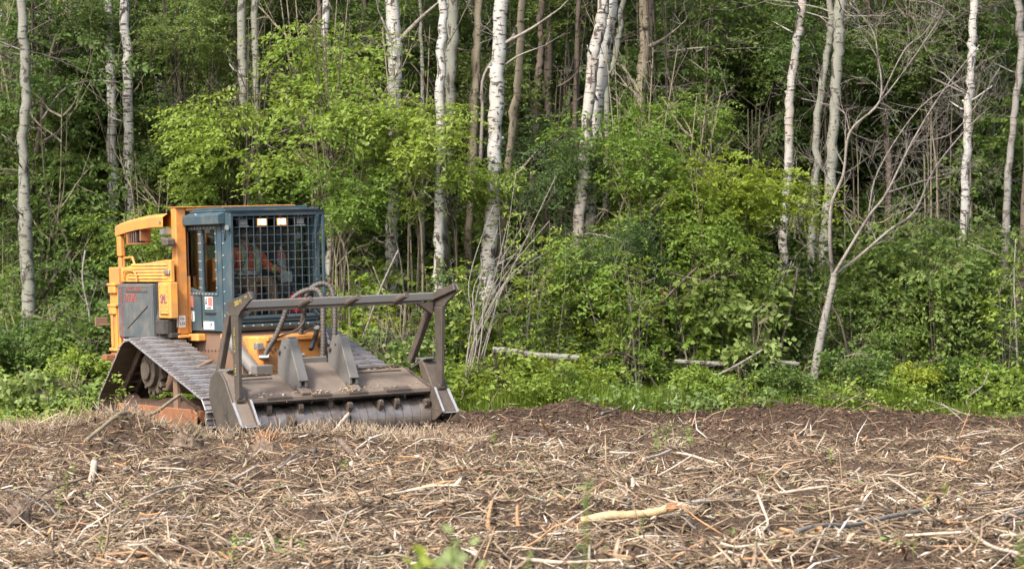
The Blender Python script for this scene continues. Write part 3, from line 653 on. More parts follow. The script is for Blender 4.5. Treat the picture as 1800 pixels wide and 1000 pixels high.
# wiper, dash boxes, levers
s_ = MB(); s_.tube([(-.42, 2.08, 2.0), (-.08, 2.07, 2.55)], .008, 5); s_.tube([(-.45, 2.09, 1.98), (-.12, 2.07, 2.56)], .006, 5); s_.build('wiper', M['black'], cab)
for q in ((-.60, -.40, 2.14, 2.29, 1.62, 1.98), (.24, .42, 2.3, 2.7, 1.3, 1.86), (-.5, -.36, 2.3, 2.7, 1.3, 1.80)):
    s_ = MB(); s_.box(*q); s_.build('console', M['black'], cab, bevel=.015)
for q in ((.20, .36, 2.12, 2.17, 1.85, 2.0), (.60, .64, 2.15, 2.22, 2.32, 2.40), (.42, .50, 2.13, 2.16, 2.42, 2.50)):
    s_ = MB(); s_.box(*q); s_.build('instrument', M['lamp'], cab, bevel=.01)
s_ = MB(); s_.box(.10, .30, 3.0, 3.10, 1.8, 2.62); s_.box(.44, .52, 2.7, 2.8, 1.3, 2.7); s_.build('inner_post', M['black'], cab)
s_ = MB(); s_.box(.34, .37, 3.02, 3.08, 1.8, 2.6); s_.build('inner_post', M['rust'], cab)
for x, y in ((.33, 2.34), (-.43, 2.34)):
    s_ = MB(); s_.tube([(x, y, 1.84), (x, y - .02, 1.93)], .018, 8); s_.tube([(x, y - .02, 1.92), (x, y - .02, 1.99)], .028, 8); s_.build('joystick', M['black'], cab)
seat = MB(); seat.box(-.27, .23, 2.42, 2.92, 1.60, 1.73); seat.box(-.25, .21, 2.86, 2.98, 1.70, 2.40); seat.box(-.18, .14, 2.55, 2.85, 1.3, 1.6)
seat.build('seat', M['seat'], cab, bevel=.03)
cab.scale = (1, 1, .978); cab.location = (0, 0, .0275)
# loose things in the cab
ex = empty('fire_extinguisher', (0, 0, 0), (0, 0, 0), 'dark red fire extinguisher strapped upright behind the cage mesh right of the operator', 'extinguisher')
s_ = MB(); s_.tube([(0, 0, 0), (0, 0, .01), (0, 0, .33), (0, 0, .37), (0, 0, .40)], [.05, .06, .06, .045, .018], 14); s_.build('cylinder', M['redfaded'], ex, smooth=True)
s_ = MB(); s_.tube([(0, 0, .39), (0, 0, .43)], .02, 8); s_.bar((0, .02, .43), (0, -.08, .46), .02, .015); s_.build('valve', M['chrome'], ex)
s_ = MB(); s_.tube([(0, 0, .12), (0, 0, .27)], .0615, 14, cap=False); s_.build('data_label', M['lamp'], ex)
MW = Matrix.Translation((-1.90, 30, 0)) @ Euler((0, R_(-2), R_(33))).to_matrix().to_4x4()
def onm(o, p, rz=0):
    o.matrix_world = MW @ Matrix.Translation(p) @ Matrix.Rotation(rz, 4, 'Z')
onm(ex, (.40, 2.50, 1.862))
rb = MB(); rb.tube([(0, 0, 0), (0, 0, .01), (0, 0, .15), (0, 0, .22), (0, 0, .25)], [.09, .105, .11, .09, .03], 14)
rbo = rb.build('water_jug', M['redplastic'], None, smooth=True); tag(rbo, 'bright red round plastic jug low behind the cage mesh by the hoses', 'jug'); onm(rbo, (.42, 2.20, 1.45))
# a shelf under it
s_ = MB(); s_.box(.28, .60, 2.1, 2.3, 1.40, 1.447); s_.build('shelf', M['black'], cab)

# ---- hydraulic hoses (points on the machine's own axes)
def smooth_pts(P, n=8):
    P = [Vector(p) for p in P]; out = []
    for i in range(len(P) - 1):
        a, b_, c, d = P[max(i - 1, 0)], P[i], P[i + 1], P[min(i + 2, len(P) - 1)]
        for k in range(n):
            t_ = k / n; out.append(.5 * ((2 * b_) + (c - a) * t_ + (2 * a - 5 * b_ + 4 * c - d) * t_ ** 2 + (3 * b_ - a - 3 * c + d) * t_ ** 3))
    return out + [P[-1]]
def hose(P, r, mat='hosewrap', wrap=True, name='hydraulic_hose'):
    pts = smooth_pts(P, 10)
    if not wrap:
        s_ = MB(); s_.tube(pts, r, 7); return s_.build(name, M[mat], mach, smooth=True)
    L = 0; cum = [0]
    for i in range(1, len(pts)): L += (pts[i] - pts[i - 1]).length; cum.append(L)
    q = []; rr = []; step = .0135; k = 0; j = 0
    s0 = 0.0
    while s0 < L:
        while cum[j + 1] < s0: j += 1
        q.append(pts[j].lerp(pts[j + 1], (s0 - cum[j]) / (cum[j + 1] - cum[j]))); rr.append(r * (1.0 if k % 3 else .80)); k += 1; s0 += step
    s_ = MB(); s_.tube(q, rr, 10); return s_.build(name, M[mat], mach, smooth=True)
hose([(-.40, 1.50, .93), (-.36, 1.50, 1.02), (-.28, 1.45, 1.16), (-.20, 1.40, 1.35), (-.14, 1.33, 1.55), (-.07, 1.28, 1.67), (.06, 1.22, 1.745), (.18, 1.14, 1.74), (.21, 1.08, 1.62), (.19, 1.04, 1.35), (.17, 1.02, 1.05), (.15, 1.02, .86)], .036)
hose([(.16, 1.60, 1.15), (.17, 1.55, 1.32), (.16, 1.45, 1.52), (.14, 1.36, 1.66), (.20, 1.30, 1.78), (.32, 1.24, 1.82), (.40, 1.18, 1.75), (.40, 1.12, 1.55), (.37, 1.07, 1.3), (.33, 1.04, 1.05), (.31, 1.02, .86)], .036)
hose([(.42, 1.56, 1.02), (.40, 1.45, 1.2), (.34, 1.35, 1.35), (.28, 1.2, 1.3), (.25, 1.1, 1.1), (.24, 1.02, .86)], .026)
hose([(-.33, 1.50, 1.14), (-.15, 1.42, 1.20), (.02, 1.38, 1.27), (.10, 1.36, 1.38), (.06, 1.36, 1.52)], .013, 'rubber', False)
hose([(.16, 1.5, 1.2), (.28, 1.42, 1.30), (.30, 1.38, 1.42), (.18, 1.36, 1.50)], .011, 'rubber', False)
hose([(.30, 1.5, 1.3), (.36, 1.42, 1.42), (.30, 1.38, 1.50), (.2, 1.36, 1.56)], .011, 'rubber', False)
hose([(.38, 1.56, 1.22), (.26, 1.45, 1.08), (.20, 1.4, 1.0)], .03, 'black', False, 'hydraulic_tube')
s_ = MB(); s_.cyl((.40, 1.56, 1.21), (.36, 1.52, 1.27), .035, 8); s_.cyl((-.42, 1.56, .93), (-.34, 1.48, .93), .04, 8); s_.cyl((.15, 1.02, .82), (.15, 1.02, .88), .042, 8); s_.cyl((.31, 1.02, .82), (.31, 1.02, .88), .042, 8)
s_.build('hose_fitting', M['chrome'], mach)

# ---- mulching head
hdv = empty('mulching_head', (0, 0, 0)); hdv.parent = mach
# end plates
out = [(.66, .84), (.80, .75), (.86, .56), (.78, .36), (.62, .14), (.42, .05), (.30, .06), (.02, .20), (.24, .47), (.42, .74), (.52, .83)]
for s in (-1, 1):
    a_ = MB(); a_.prism(out, s * 1.50, s * 1.47, 0); ep = a_.build('end_plate', M['steel'], hdv, bevel=.006)
    if s < 0:
        r1 = MB(); r1.bar((-1.502, .52, .55), (-1.502, .40, .22), .012, .014, (1, 0, 0)); r1.bar((-1.502, .44, .56), (-1.502, .36, .36), .010, .012, (1, 0, 0)); r1.box(-1.507, -1.5, .36, .50, .335, .35); r1.build('weld_bead', M['steel'], ep)
        txt('B', 'lettering', ep, (-1.501, .37, .27), .14, M['steel'], .8, ex=.006)
    fl = MB()                                       # sloped front box between outer and inner plate
    fl.prism([(.03, .205), (.25, .475), (.43, .745), (.53, .835), (.60, .80), (.40, .30), (.16, .15)], s * 1.47, s * 1.285, 0); fl.build('end_box', M['hood'] if s < 0 else M['steel_dark'], hdv, bevel=.006)
    ip = MB(); ip.prism([(.0, .215), (.20, .50), (.27, .52), (.9, .74), (.9, .30), (.40, .08), (.2, .10)], s * 1.285, s * 1.262, 0); ip.build('inner_plate', M['steel_dark'], hdv, bevel=.004)
    ed = MB(); ed.bar((s * 1.274, -.004, .212), (s * 1.274, .197, .505), .026, .008, (0, -1, .6)); ed.bar((s * 1.485, .012, .20), (s * 1.485, .235, .475), .032, .008, (0, -1, .6)); ed.bar((s * 1.38, .005, .20), (s * 1.38, .03, .192), .2, .01, (0, 0, 1)); ed.build('wear_edge', M['edge'], hdv)
    sk = MB(); sk.prism([(.30, .05), (.42, .045), (.7, .20), (.72, .26), (.4, .12)], s * 1.44, s * 1.30, 0); sk.build('skid', M['edge'], hdv, bevel=.006)
    tp = MB(); tp.box(s * 1.44, s * 1.30, .52, .70, .825, .86); tp.bar((s * 1.36, .80, .73), (s * 1.36, .44, .86), .14, .03, (0, 0, 1)); tp.build('end_lug', M['ear'], hdv, bevel=.008)
# hood
hb = MB()
zf = lambda y: .49 + (y - .30) * (.722 - .49) / .60
hb.prism([(.30, .49), (.95, .74), (.95, .69), (.34, .45)], -1.262, 1.262, 0); hds2 = hb.build('hood', M['hood'], hdv, bevel=.004)
cp = MB(); cp.prism([(.34, .512), (.92, .86), (.92, .70), (.34, .495)], -.41, .17, 0); cp.build('centre_panel', M['hood'], hds2, bevel=.004)
bp = MB(); bp.box(-1.262, 1.262, .93, .97, .25, .73); bp.box(-1.262, 1.262, .80, .93, .60, .68); bp.build('back_plate', M['steel_dark'], hdv, bevel=.004)
cr = MB(); cr.box(-.41, .17, .92, .99, .80, .93); cr.build('cross_plate', M['ear'], hdv, bevel=.012)
for x0, x1 in ((-1.24, -.62), (.34, 1.20)):
    r_ = MB(); r_.box(x0, x1, .92, .96, .738, .765); r_.build('hood_ledge', M['steel_dark'], hds2, bevel=.004)
    r_ = MB(); r_.bar((x0 + .04, .84, zf(.84) + .006), (x1 - .03, .84, zf(.84) + .006), .02, .012, (0, 0, 1)); r_.build('hood_groove', M['steel_dark'], hds2)
lp = MB(); lp.box(-1.262, 1.262, .276, .302, .452, .502); lp.build('hood_lip', M['hood'], hds2, bevel=.004)
for x0, x1 in ((-1.02, -.68), (-.40, -.14), (.10, .36), (.62, .98)):
    r_ = MB(); r_.prism([(.268, .483), (.268, .510), (.31, .520), (.36, .538), (.37, .525), (.31, .498)], x0, x1, 0); r_.build('flap_hinge', M['steel_dark'], hds2, bevel=.003)
r_ = MB(); n = 92
for k in range(n):
    x = -1.24 + k * 2.48 / n; r_.add([(x, .29, .454), (x + .017, .29, .454), (x + .0085, .289, .422), (x, .30, .454), (x + .017, .30, .454), (x + .0085, .30, .422)], [(0, 1, 2), (5, 4, 3), (0, 3, 4, 1), (1, 4, 5, 2), (2, 5, 3, 0)])
tag(r_.build('chain_fringe', M['steel'], hds2), kind='stuff')
# ears
for s, xc in ((-1, -.53), (1, .17)):
    e = MB(); e.prism([(.80, 1.15), (.74, 1.19), (.62, 1.185), (.37, .68), (.37, .60), (.50, .57), (.92, .72), (.90, .98)], xc, xc + .035, 0)
    e.prism([(.80, 1.15), (.74, 1.19), (.62, 1.185), (.37, .68), (.37, .60), (.50, .57), (.92, .72), (.90, .98)], xc + .085, xc + .12, 0); eo = e.build('mounting_ear', M['ear'], hdv, bevel=.006)
    c = MB(); c.bar((xc + .06, .61, 1.18), (xc + .06, .36, .67), .128, .022, (0, -1, .5)); c.bar((xc + .06, .80, 1.16), (xc + .06, .62, 1.195), .12, .02); c.build('ear_cap', M['ear'], eo, bevel=.006)
    c = MB(); c.bar((xc + .06, .48, .62), (xc + .06, .30, .515), .12, .05); c.build('ear_foot', M['hood'], eo, bevel=.006)
    c = MB(); c.cyl((xc - .03, .84, 1.02), (xc + .15, .84, 1.02), .03, 10); c.cyl((xc - .01, .70, 1.08), (xc + .0, .70, 1.08), .014, 8); c.build('ear_pin', M['steel_dark'], eo)
a_ = MB(); a_.box(-.80, -.56, .96, 1.10, .66, .86); a_.build('pivot_block', M['ear'], hdv, bevel=.01)
a_ = MB(); a_.prism([(.9, .66), (.9, .80), (1.0, .86), (1.2, .8), (1.2, .5)], .50, .60, 0); a_.build('pivot_block', M['ear'], hdv, bevel=.01)
a_ = MB(); a_.cyl((.28, 1.1, .95), (.50, 1.1, .95), .12, 18); a_.box(.2, .5, 1.0, 1.2, .75, .9); a_.build('drive_motor', M['steel_dark'], hdv, bevel=.01)
# rotor
RY, RZ, RR = .50, .15, .215
rt = MB(); prof = [(-1.25, RR - .03)]
k = 0; x = -1.24
while x < 1.24:
    a = RR + (.010 if k % 2 else -.004) + random.uniform(-.006, .006)
    prof += [(x, a), (x + .115, a + .004), (x + .12, a - .012)]; x += .124; k += 1
rt.tube([(p[0], RY, RZ) for p in prof], [p[1] for p in prof], 40)
rto = rt.build('rotor', M['rotor'], hdv, smooth=False)
tm = None
for k in range(30):
    ang = k * 2.4 + random.uniform(-.6, .6); x = -1.19 + k * 2.38 / 29 + random.uniform(-.02, .02)
    if tm is None:
        t_ = MB(); t_.prism([(-.075, -.02), (-.06, .05), (-.035, .085), (.01, .08), (.03, .04), (.085, -.02)], -.032, .032, 0); to = t_.build('hammer_tooth', M['steel_dark'], rto, bevel=.005); tm = to.data
    else: to = obj_of('hammer_tooth', tm, rto)
    to.matrix_local = Matrix.Translation((x, RY, RZ)) @ Matrix.Rotation(ang, 4, 'X') @ Matrix.Translation((0, 0, RR + .02))
for s in (-1, 1):
    a_ = MB(); a_.cyl((s * 1.262, RY, RZ), (s * 1.235, RY, RZ), .24, 28); a_.build('bearing_disc', M['steel_dark'], hdv, bevel=.005)
# push frame
pf = empty('push_frame', (0, 0, 0)); pf.parent = hdv
tb = MB(); tb.box(-1.40, 1.40, .32, .42, 1.575, 1.675); tbo = tb.build('top_bar', M['ear'], pf, bevel=.012)
a_ = MB(); a_.box(-1.20, 1.20, .33, .41, 1.545, 1.573); a_.build('bar_underside_shade', M['steel_dark'], tbo)  # dark strip below the bar, its underside shade put into colour
for s in (-1, 1):
    x0, x1 = (s * 1.435, s * 1.405)
    g = MB(); g.prism([(-.22, 1.705), (-.14, 1.79), (.02, 1.745), (.44, 1.665), (.46, 1.60), (.37, 1.50), (.13, 1.50), (.08, 1.55)], x0, x1, 0); go = g.build('gusset_plate', M['steel'], pf, bevel=.005)
    if s < 0:
        txt('300 H', 'lettering', go, (-1.4365, .13, 1.655), .085, M['ypaint'], .9, rot=R_(12)); txt('H-1', 'lettering', go, (-1.4365, -.08, 1.725), .045, M['ypaint'], .9, rot=R_(15))
    g = MB(); g.bar((s * 1.385, .36, 1.62), (s * 1.385, -.16, 1.745), .04, .09, (0, 0, 1)); g.build('bar_horn', M['steel'], pf, bevel=.008)
    l = MB(); l.add([(s * 1.435, .15, 1.50), (s * 1.435, .34, 1.50), (s * 1.38, .34, 1.50), (s * 1.38, .15, 1.50), (s * 1.42, .215, .52), (s * 1.42, .32, .52), (s * 1.375, .32, .52), (s * 1.375, .215, .52)],
          [(0, 1, 2, 3), (7, 6, 5, 4), (0, 4, 5, 1), (1, 5, 6, 2), (2, 6, 7, 3), (3, 7, 4, 0)]); lo = l.build('front_leg', M['steel'], pf, bevel=.006)
    if s < 0:
        txt('THIS UNIT 8', 'lettering', lo, (-1.436, .255, 1.22), .055, M['ypaint'], 1.0, rot=-math.pi / 2); txt('7 8 6 2', 'lettering', lo, (-1.430, .262, .86), .05, M['ypaint'], 1.0, rot=-math.pi / 2)
    l = MB(); l.add([(s * 1.36, .33, 1.55), (s * 1.14, .33, 1.55), (s * 1.36, .33, 1.40), (s * 1.36, .40, 1.55), (s * 1.14, .40, 1.55), (s * 1.36, .40, 1.40)], [(0, 1, 2), (5, 4, 3), (0, 3, 4, 1), (1, 4, 5, 2), (2, 5, 3, 0)]); l.build('knee_gusset', M['steel_dark'], pf)
    l = MB(); l.bar((s * 1.395, .42, 1.53), (s * 1.395, (.76 if s < 0 else .97), .80), .075, .10, (0, 1, .4)); l.build('rear_leg', M['steel_dark'], pf, bevel=.008)
    l = MB(); l.cyl((s * 1.44, .265, .50), (s * 1.34, .265, .50), .045, 12); l.build('leg_pin', M['steel_dark'], pf)
for x in (-.50, .15, .83):
    p = MB(); p.cyl((x, .35, 1.585), (x, .06, 1.665), .042, 14, .036); p.build('push_peg', M['steel_dark'], pf, bevel=.006)
# litter lying on the hood
lv = []; lf = []
for k in range(260):
    x = random.choice([random.gauss(-.36, .08), random.gauss(.14, .08), random.uniform(-1.2, 1.2)]); y = random.choice([random.uniform(.28, .40), random.uniform(.84, .98)]) ; z = zf(y) + random.uniform(.01, .035)
    a = random.uniform(0, 6.28); L_ = random.uniform(.02, .12); w_ = random.uniform(.002, .006); dx, dy, dz = math.cos(a) * L_, math.sin(a) * L_ * .5, random.uniform(-.02, .03)
    b0 = len(lv); lv += [(x, y, z), (x + w_, y - w_, z + w_), (x + dx, y + dy, z + dz), (x + dx * .5 - w_, y + dy * .5, z + dz * .5 + .012)]; lf += [(b0, b0 + 1, b0 + 2), (b0, b0 + 2, b0 + 3), (b0 + 1, b0 + 3, b0 + 2), (b0, b0 + 3, b0 + 1)]
lo = mesh_np('hood_litter', np.array(lv), np.array(lf), M['chips'], hdv, False, np.repeat(RNG.uniform(.5, 1, 260), 4)); lo['kind'] = 'stuff'

# ------------------------------------------------------------------ operator
def skin_body(name, joints, edges, mat, parent=None, sub=2, label=None):
    me = bpy.data.meshes.new(name); me.from_pydata([j[0] for j in joints], edges, [])
    o = bpy.data.objects.new(name, me); COL.objects.link(o)
    md = o.modifiers.new('skin', 'SKIN'); md.use_smooth_shade = True
    for i, j in enumerate(joints):
        r = j[1]; me.skin_vertices[0].data[i].radius = (r, r) if not isinstance(r, tuple) else r
    me.skin_vertices[0].data[0].use_root = True
    ss = o.modifiers.new('sub', 'SUBSURF'); ss.levels = ss.render_levels = sub
    dg = bpy.context.evaluated_depsgraph_get(); m2 = bpy.data.meshes.new_from_object(o.evaluated_get(dg)); o.modifiers.clear()
    o.data = m2; m2.materials.clear(); m2.materials.append(mat)
    for p in m2.polygons: p.use_smooth = True
    if parent: o.parent = parent
    return o
# coordinates in the machine's axes (x right in picture, y rearwards)
px_, py_ = -.02, 2.72
J = [((px_, py_, 1.83), .13), ((px_, py_ - .02, 1.98), (.14, .11)), ((px_ - .01, py_ - .04, 2.16), (.16, .12)), ((px_ - .02, py_ - .05, 2.27), (.12, .09)), ((px_ - .03, py_ - .07, 2.36), .055), ((px_ - .04, py_ - .10, 2.45), (.075, .09)), ((px_ - .04, py_ - .11, 2.54), (.065, .08)),
     ((px_ - .20, py_ - .05, 2.24), .07), ((px_ - .30, py_ - .13, 2.02), .05), ((px_ - .40, py_ - .33, 1.99), .036),
     ((px_ + .17, py_ - .05, 2.24), .07), ((px_ + .27, py_ - .14, 2.03), .05), ((px_ + .34, py_ - .33, 1.995), .036),
     ((px_ - .10, py_ - .05, 1.80), .10), ((px_ - .15, py_ - .45, 1.86), .075), ((px_ - .16, py_ - .50, 1.50), .055), ((px_ - .16, py_ - .48, 1.36), .045), ((px_ - .17, py_ - .62, 1.335), .035),
     ((px_ + .10, py_ - .05, 1.80), .10), ((px_ + .14, py_ - .45, 1.86), .075), ((px_ + .15, py_ - .50, 1.50), .055), ((px_ + .15, py_ - .48, 1.36), .045), ((px_ + .16, py_ - .62, 1.335), .035)]
E_ = [(0, 1), (1, 2), (2, 3), (3, 4), (4, 5), (5, 6), (2, 7), (7, 8), (8, 9), (2, 10), (10, 11), (11, 12), (0, 13), (13, 14), (14, 15), (15, 16), (16, 17), (0, 18), (18, 19), (19, 20), (20, 21), (21, 22)]
# hands: palm and five bent fingers
for (wi, s) in ((9, 1), (12, -1)):
    wx, wy, wz = J[wi][0]; pi_ = len(J); J.append(((wx, wy - .07, wz - .005), (.034, .02))); E_.append((wi, pi_))
    for f in range(4):
        o_ = (-.027 + .018 * f); b0 = len(J)
        J += [((wx + o_, wy - .105 - .004 * (f in (1, 2)), wz + .0), .009), ((wx + o_, wy - .13, wz - .02), .008), ((wx + o_, wy - .115, wz - .045), .0075)]
        E_ += [(pi_, b0), (b0, b0 + 1), (b0 + 1, b0 + 2)]
    b0 = len(J); J += [((wx + s * .035, wy - .05, wz - .01), .011), ((wx + s * .045, wy - .085, wz - .03), .009)]; E_ += [(pi_, b0), (b0, b0 + 1)]
op = skin_body('person', J, E_, M['skin'], None, 1)
op.parent = None
tag(op, 'machine operator in an orange hi-vis jacket and tan trousers seated behind the cage mesh', 'person')
# clothes
Ji = [0, 1, 2, 3, 7, 8, 9, 10, 11, 12]
mp_ = {a: i for i, a in enumerate(Ji)}
def sc(j, f, g=0): r = j[1]; return (j[0], tuple(x * f + g for x in r) if isinstance(r, tuple) else r * f + g)
jk = skin_body('jacket', [sc(J[a], 1.10, .012) for a in Ji], [(mp_[a], mp_[b_]) for a, b_ in E_ if a in mp_ and b_ in mp_], M['hivis'], op)
Ji = [0, 13, 14, 15, 16, 18, 19, 20, 21]; mp_ = {a: i for i, a in enumerate(Ji)}
skin_body('trousers', [sc(J[a], 1.12, .01) for a in Ji], [(mp_[a], mp_[b_]) for a, b_ in E_ if a in mp_ and b_ in mp_], M['trouser'], op)
for a, b_ in ((16, 17), (21, 22)): skin_body('boot', [sc(J[a], 1.25), (tuple(J[b_][0]), .05)], [(0, 1)], M['black'], op)
# tape: vertical straps over the shoulders and a belt band, wrapped as tubes round the jacket
for x in (-.10, .09):
    s_ = MB(); pts = [(px_ + x, py_ - .185, 1.99), (px_ + x, py_ - .20, 2.08), (px_ + x * .98, py_ - .198, 2.18), (px_ + x * .95, py_ - .165, 2.27), (px_ + x * .9, py_ - .09, 2.345)]
    for a, b_ in zip(pts[:-1], pts[1:]): s_.bar(a, b_, .062, .010, (0, -1, .3))
    s_.build('lime_border', M['lime'], jk)
    s_ = MB()
    for a, b_ in zip(pts[:-1], pts[1:]): s_.bar(Vector(a) + Vector((0, -.006, 0)), Vector(b_) + Vector((0, -.006, 0)), .036, .010, (0, -1, .3))
    s_.build('reflective_strap', M['reflect'], jk)
s_ = MB()
for k in range(20):
    a = 2 * math.pi * k / 20; a2 = 2 * math.pi * (k + 1) / 20
    P0 = (px_ + .195 * math.cos(a), py_ - .02 + .165 * math.sin(a), 1.97); P1 = (px_ + .195 * math.cos(a2), py_ - .02 + .165 * math.sin(a2), 1.97); s_.bar(P0, P1, .012, .055)
s_.build('reflective_belt', M['reflect'], jk)
for wi, el_ in ((9, 8), (12, 11)):
    a, b_ = Vector(J[wi][0]), Vector(J[el_][0]); s_ = MB(); s_.tube([a.lerp(b_, .22), a.lerp(b_, .42)], [.060, .064], 12, cap=False); s_.build('reflective_cuff', M['lime'], jk)
# face and hair
hx, hy, hz = px_ - .04, py_ - .105, 2.47
s_ = MB(); s_.add([(hx - .014, hy - .095, hz - .01), (hx + .014, hy - .095, hz - .01), (hx, hy - .125, hz - .012), (hx, hy - .092, hz + .035)], [(0, 1, 2), (0, 2, 3), (1, 3, 2)]); s_.build('nose', M['skin'], op)
for s in (-1, 1):
    e = MB(); e.tube([(hx + s * .028, hy - .086, hz + .022), (hx + s * .028, hy - .094, hz + .022)], [.011, .006], 8); e.build('eye', M['ink'], op)
    e = MB(); e.tube([(hx + s * .078, hy - .005, hz + .025), (hx + s * .09, hy + .005, hz + .012), (hx + s * .082, hy - .002, hz - .02)], .012, 6); e.build('ear', M['skin'], op)
s_ = MB(); s_.bar((hx - .024, hy - .090, hz - .04), (hx + .024, hy - .090, hz - .04), .008, .008); s_.build('mouth', M['redfaded'], op)
hr_ = skin_body('hair', [((hx, hy + .02, hz + .03), (.085, .085)), ((hx, hy + .005, hz + .085), (.078, .082)), ((hx, hy + .03, hz - .03), (.075, .06))], [(0, 1), (0, 2)], M['hair'], op)
op.matrix_world = MW @ op.matrix_world

# ------------------------------------------------------------------ the woodland
def leaves_np(C, D, Nn, L, Wd, fold=.25):
    """C base points, D leaf direction, Nn leaf normal, L length, Wd width -> verts, faces (4 verts, 2 tris each)"""
    n = len(C); Sd = np.cross(D, Nn); Sd /= np.linalg.norm(Sd, axis=1, keepdims=True) + 1e-9
    Nn = np.cross(Sd, D)
    L = L[:, None]; Wd = Wd[:, None]
    mid = C + D * L * .45 - Nn * Wd * 0
    V = np.empty((n, 4, 3)); V[:, 0] = C; V[:, 1] = mid - Sd * Wd * .5 + Nn * Wd * fold; V[:, 2] = C + D * L; V[:, 3] = mid + Sd * Wd * .5 + Nn * Wd * fold
    b_ = np.arange(n)[:, None] * 4
    F = np.concatenate([b_ + np.array([0, 2, 1]), b_ + np.array([0, 3, 2])], 0)
    return V.reshape(-1, 3), F
def unit(v): return v / (np.linalg.norm(v, axis=-1, keepdims=True) + 1e-9)
def sprays(C, A, nl, slen, ll, droop=.25, rng=RNG, flat=.45, wr=.5, shade=None):
    """leafy sprays: C centres, A axis of each; nl leaves along a twig of length slen"""
    n = len(C); A = unit(A)
    t_ = (np.arange(nl) + .5)[None, :] / nl + rng.uniform(-.03, .03, (n, nl))
    sl = (slen * rng.uniform(.6, 1.3, n))[:, None]
    side = np.where(np.arange(nl) % 2 == 0, 1.0, -1.0)[None, :, None]
    up = unit(np.array([0, 0, 1.0]) + rng.normal(0, flat, (n, 3)))
    Sv = unit(np.cross(A, up)); up = np.cross(Sv, A)
    P = C[:, None, :] + A[:, None, :] * (t_ * sl)[..., None] + np.array([0, 0, -1.0]) * (t_ ** 2 * sl * droop)[..., None]
    P = P + rng.normal(0, .018, P.shape)
    D = A[:, None, :] * .65 + Sv[:, None, :] * side * .8 + rng.normal(0, .28, P.shape) + np.array([0, 0, -.22])
    Nn = up[:, None, :] + rng.normal(0, flat, P.shape)
    D = unit(D); L = ll * rng.uniform(.55, 1.2, (n, nl)); Wd = L * wr * rng.uniform(.8, 1.15, (n, nl))
    V, F = leaves_np(P.reshape(-1, 3), D.reshape(-1, 3), Nn.reshape(-1, 3), L.ravel(), Wd.ravel())
    tb = rng.uniform(0, 1, (n, 1)) * .5 + rng.uniform(0, 1, (n, nl)) * .5
    if shade is not None: tb = tb * .8 + shade[:, None] * .2
    return V, F, np.repeat(tb.ravel(), 4)
def join(parts):
    Vs, Fs, Ts = [], [], []; b_ = 0
    for V, F, T in parts: Vs.append(V); Fs.append(F + b_); Ts.append(T); b_ += len(V)
    return np.concatenate(Vs), np.concatenate(Fs), np.concatenate(Ts)

def crown_points(n, rx, ry, rz, rng, tiers=0, shell=.55, lumps=7):
    """points and outward axes through a lumpy ellipsoid"""
    lc = unit(rng.normal(0, 1, (lumps, 3))) * rng.uniform(.35, .75, (lumps, 1)); lr = rng.uniform(.30, .60, lumps)
    k = rng.integers(0, lumps, n); d = unit(rng.normal(0, 1, (n, 3))); r = rng.uniform(0, 1, n) ** shell
    p = lc[k] + d * (r * lr[k])[:, None]
    if tiers:
        zz = p[:, 2]; zt = np.round(zz * tiers) / tiers; p[:, 2] = zt + (zz - zt) * .35
    ax = unit(np.stack([p[:, 0], p[:, 1], np.zeros(n)], 1) + rng.normal(0, .35, (n, 3)) * np.array([1, 1, .35]))
    return p * np.array([rx, ry, rz]), ax

def branch_rec(mb, p, d, L, r, lev, n=4, spread=.6, kids=(2, 4), up=.1, rng=random, tips=None, seg=4, wob=.12, minr=.0016):
    pts = [Vector(p)]; dd = Vector(d).normalized()
    for k in range(seg):
        dd = (dd + Vector((rng.gauss(0, wob), rng.gauss(0, wob), rng.gauss(0, wob) + up * .25))).normalized()
        pts.append(pts[-1] + dd * L / seg)
    rr = [max(minr, r * (1 - .55 * k / seg)) for k in range(seg + 1)]
    mb.tube(pts, rr, 3 if r < .012 else n, cap=False)
    if tips is not None and lev <= 1: tips += pts[1:]
    if lev > 0:
        for k in range(rng.randint(*kids)):
            t_ = rng.uniform(.25, 1.0); i = min(seg - 1, int(t_ * seg)); q = pts[i].lerp(pts[i + 1], t_ * seg - i)
            ax = Vector((rng.gauss(0, 1), rng.gauss(0, 1), rng.gauss(0, .7))); ax = (ax - dd * ax.dot(dd)).normalized()
            branch_rec(mb, q, dd * (1 - spread * .5) + ax * spread, L * rng.uniform(.45, .72), rr[i] * .6, lev - 1, n, spread, kids, up, rng, tips, max(2, seg - 1), wob, minr)

# labels that say where a plant stands
MARKS = [(44, 'the mottled left trunk'), (210, 'the two pale left trunks'), (278, 'the thin white twin stems'), (440, 'the grey pair over the cab'), (578, 'the pale trunk right of the cab'), (650, 'the push frame middle'),
         (692, 'the thick black scarred birch'), (773, 'the bright slim birch'), (862, 'the stout scarred birch'), (950, 'the dark brown trunks'), (1035, 'the close leaning birch pair'), (1130, 'the yellowish beige trunk'), (1250, 'the dark twiggy trunk'),
         (1385, 'the pinkish white trunk'), (1460, 'the two smooth grey trunks'), (1545, 'the bare shrub twigs'), (1640, 'the third log piece'), (1700, 'the slender white birch'), (1790, 'the right wood edge')]
PLACED = []
FIELD = [(60, 'the left border'), (250, 'the track frame'), (430, 'the left end plate'), (610, 'the rotor middle'), (780, 'the right end plate'), (930, 'the first fallen log'), (1100, 'the peeled yellow log'), (1250, 'the long split stick'), (1400, 'the bare shrub'), (1550, 'the grey bent branch'), (1740, 'the right border')]
def placed_low(o, desc, px, py):
    m = min(FIELD, key=lambda a: abs(a[0] - px)); PLACED.append([o, desc + ', ' + ('far field' if py < 800 else ('middle field' if py < 890 else 'near field')) + ', in line with ' + m[1], px, py])
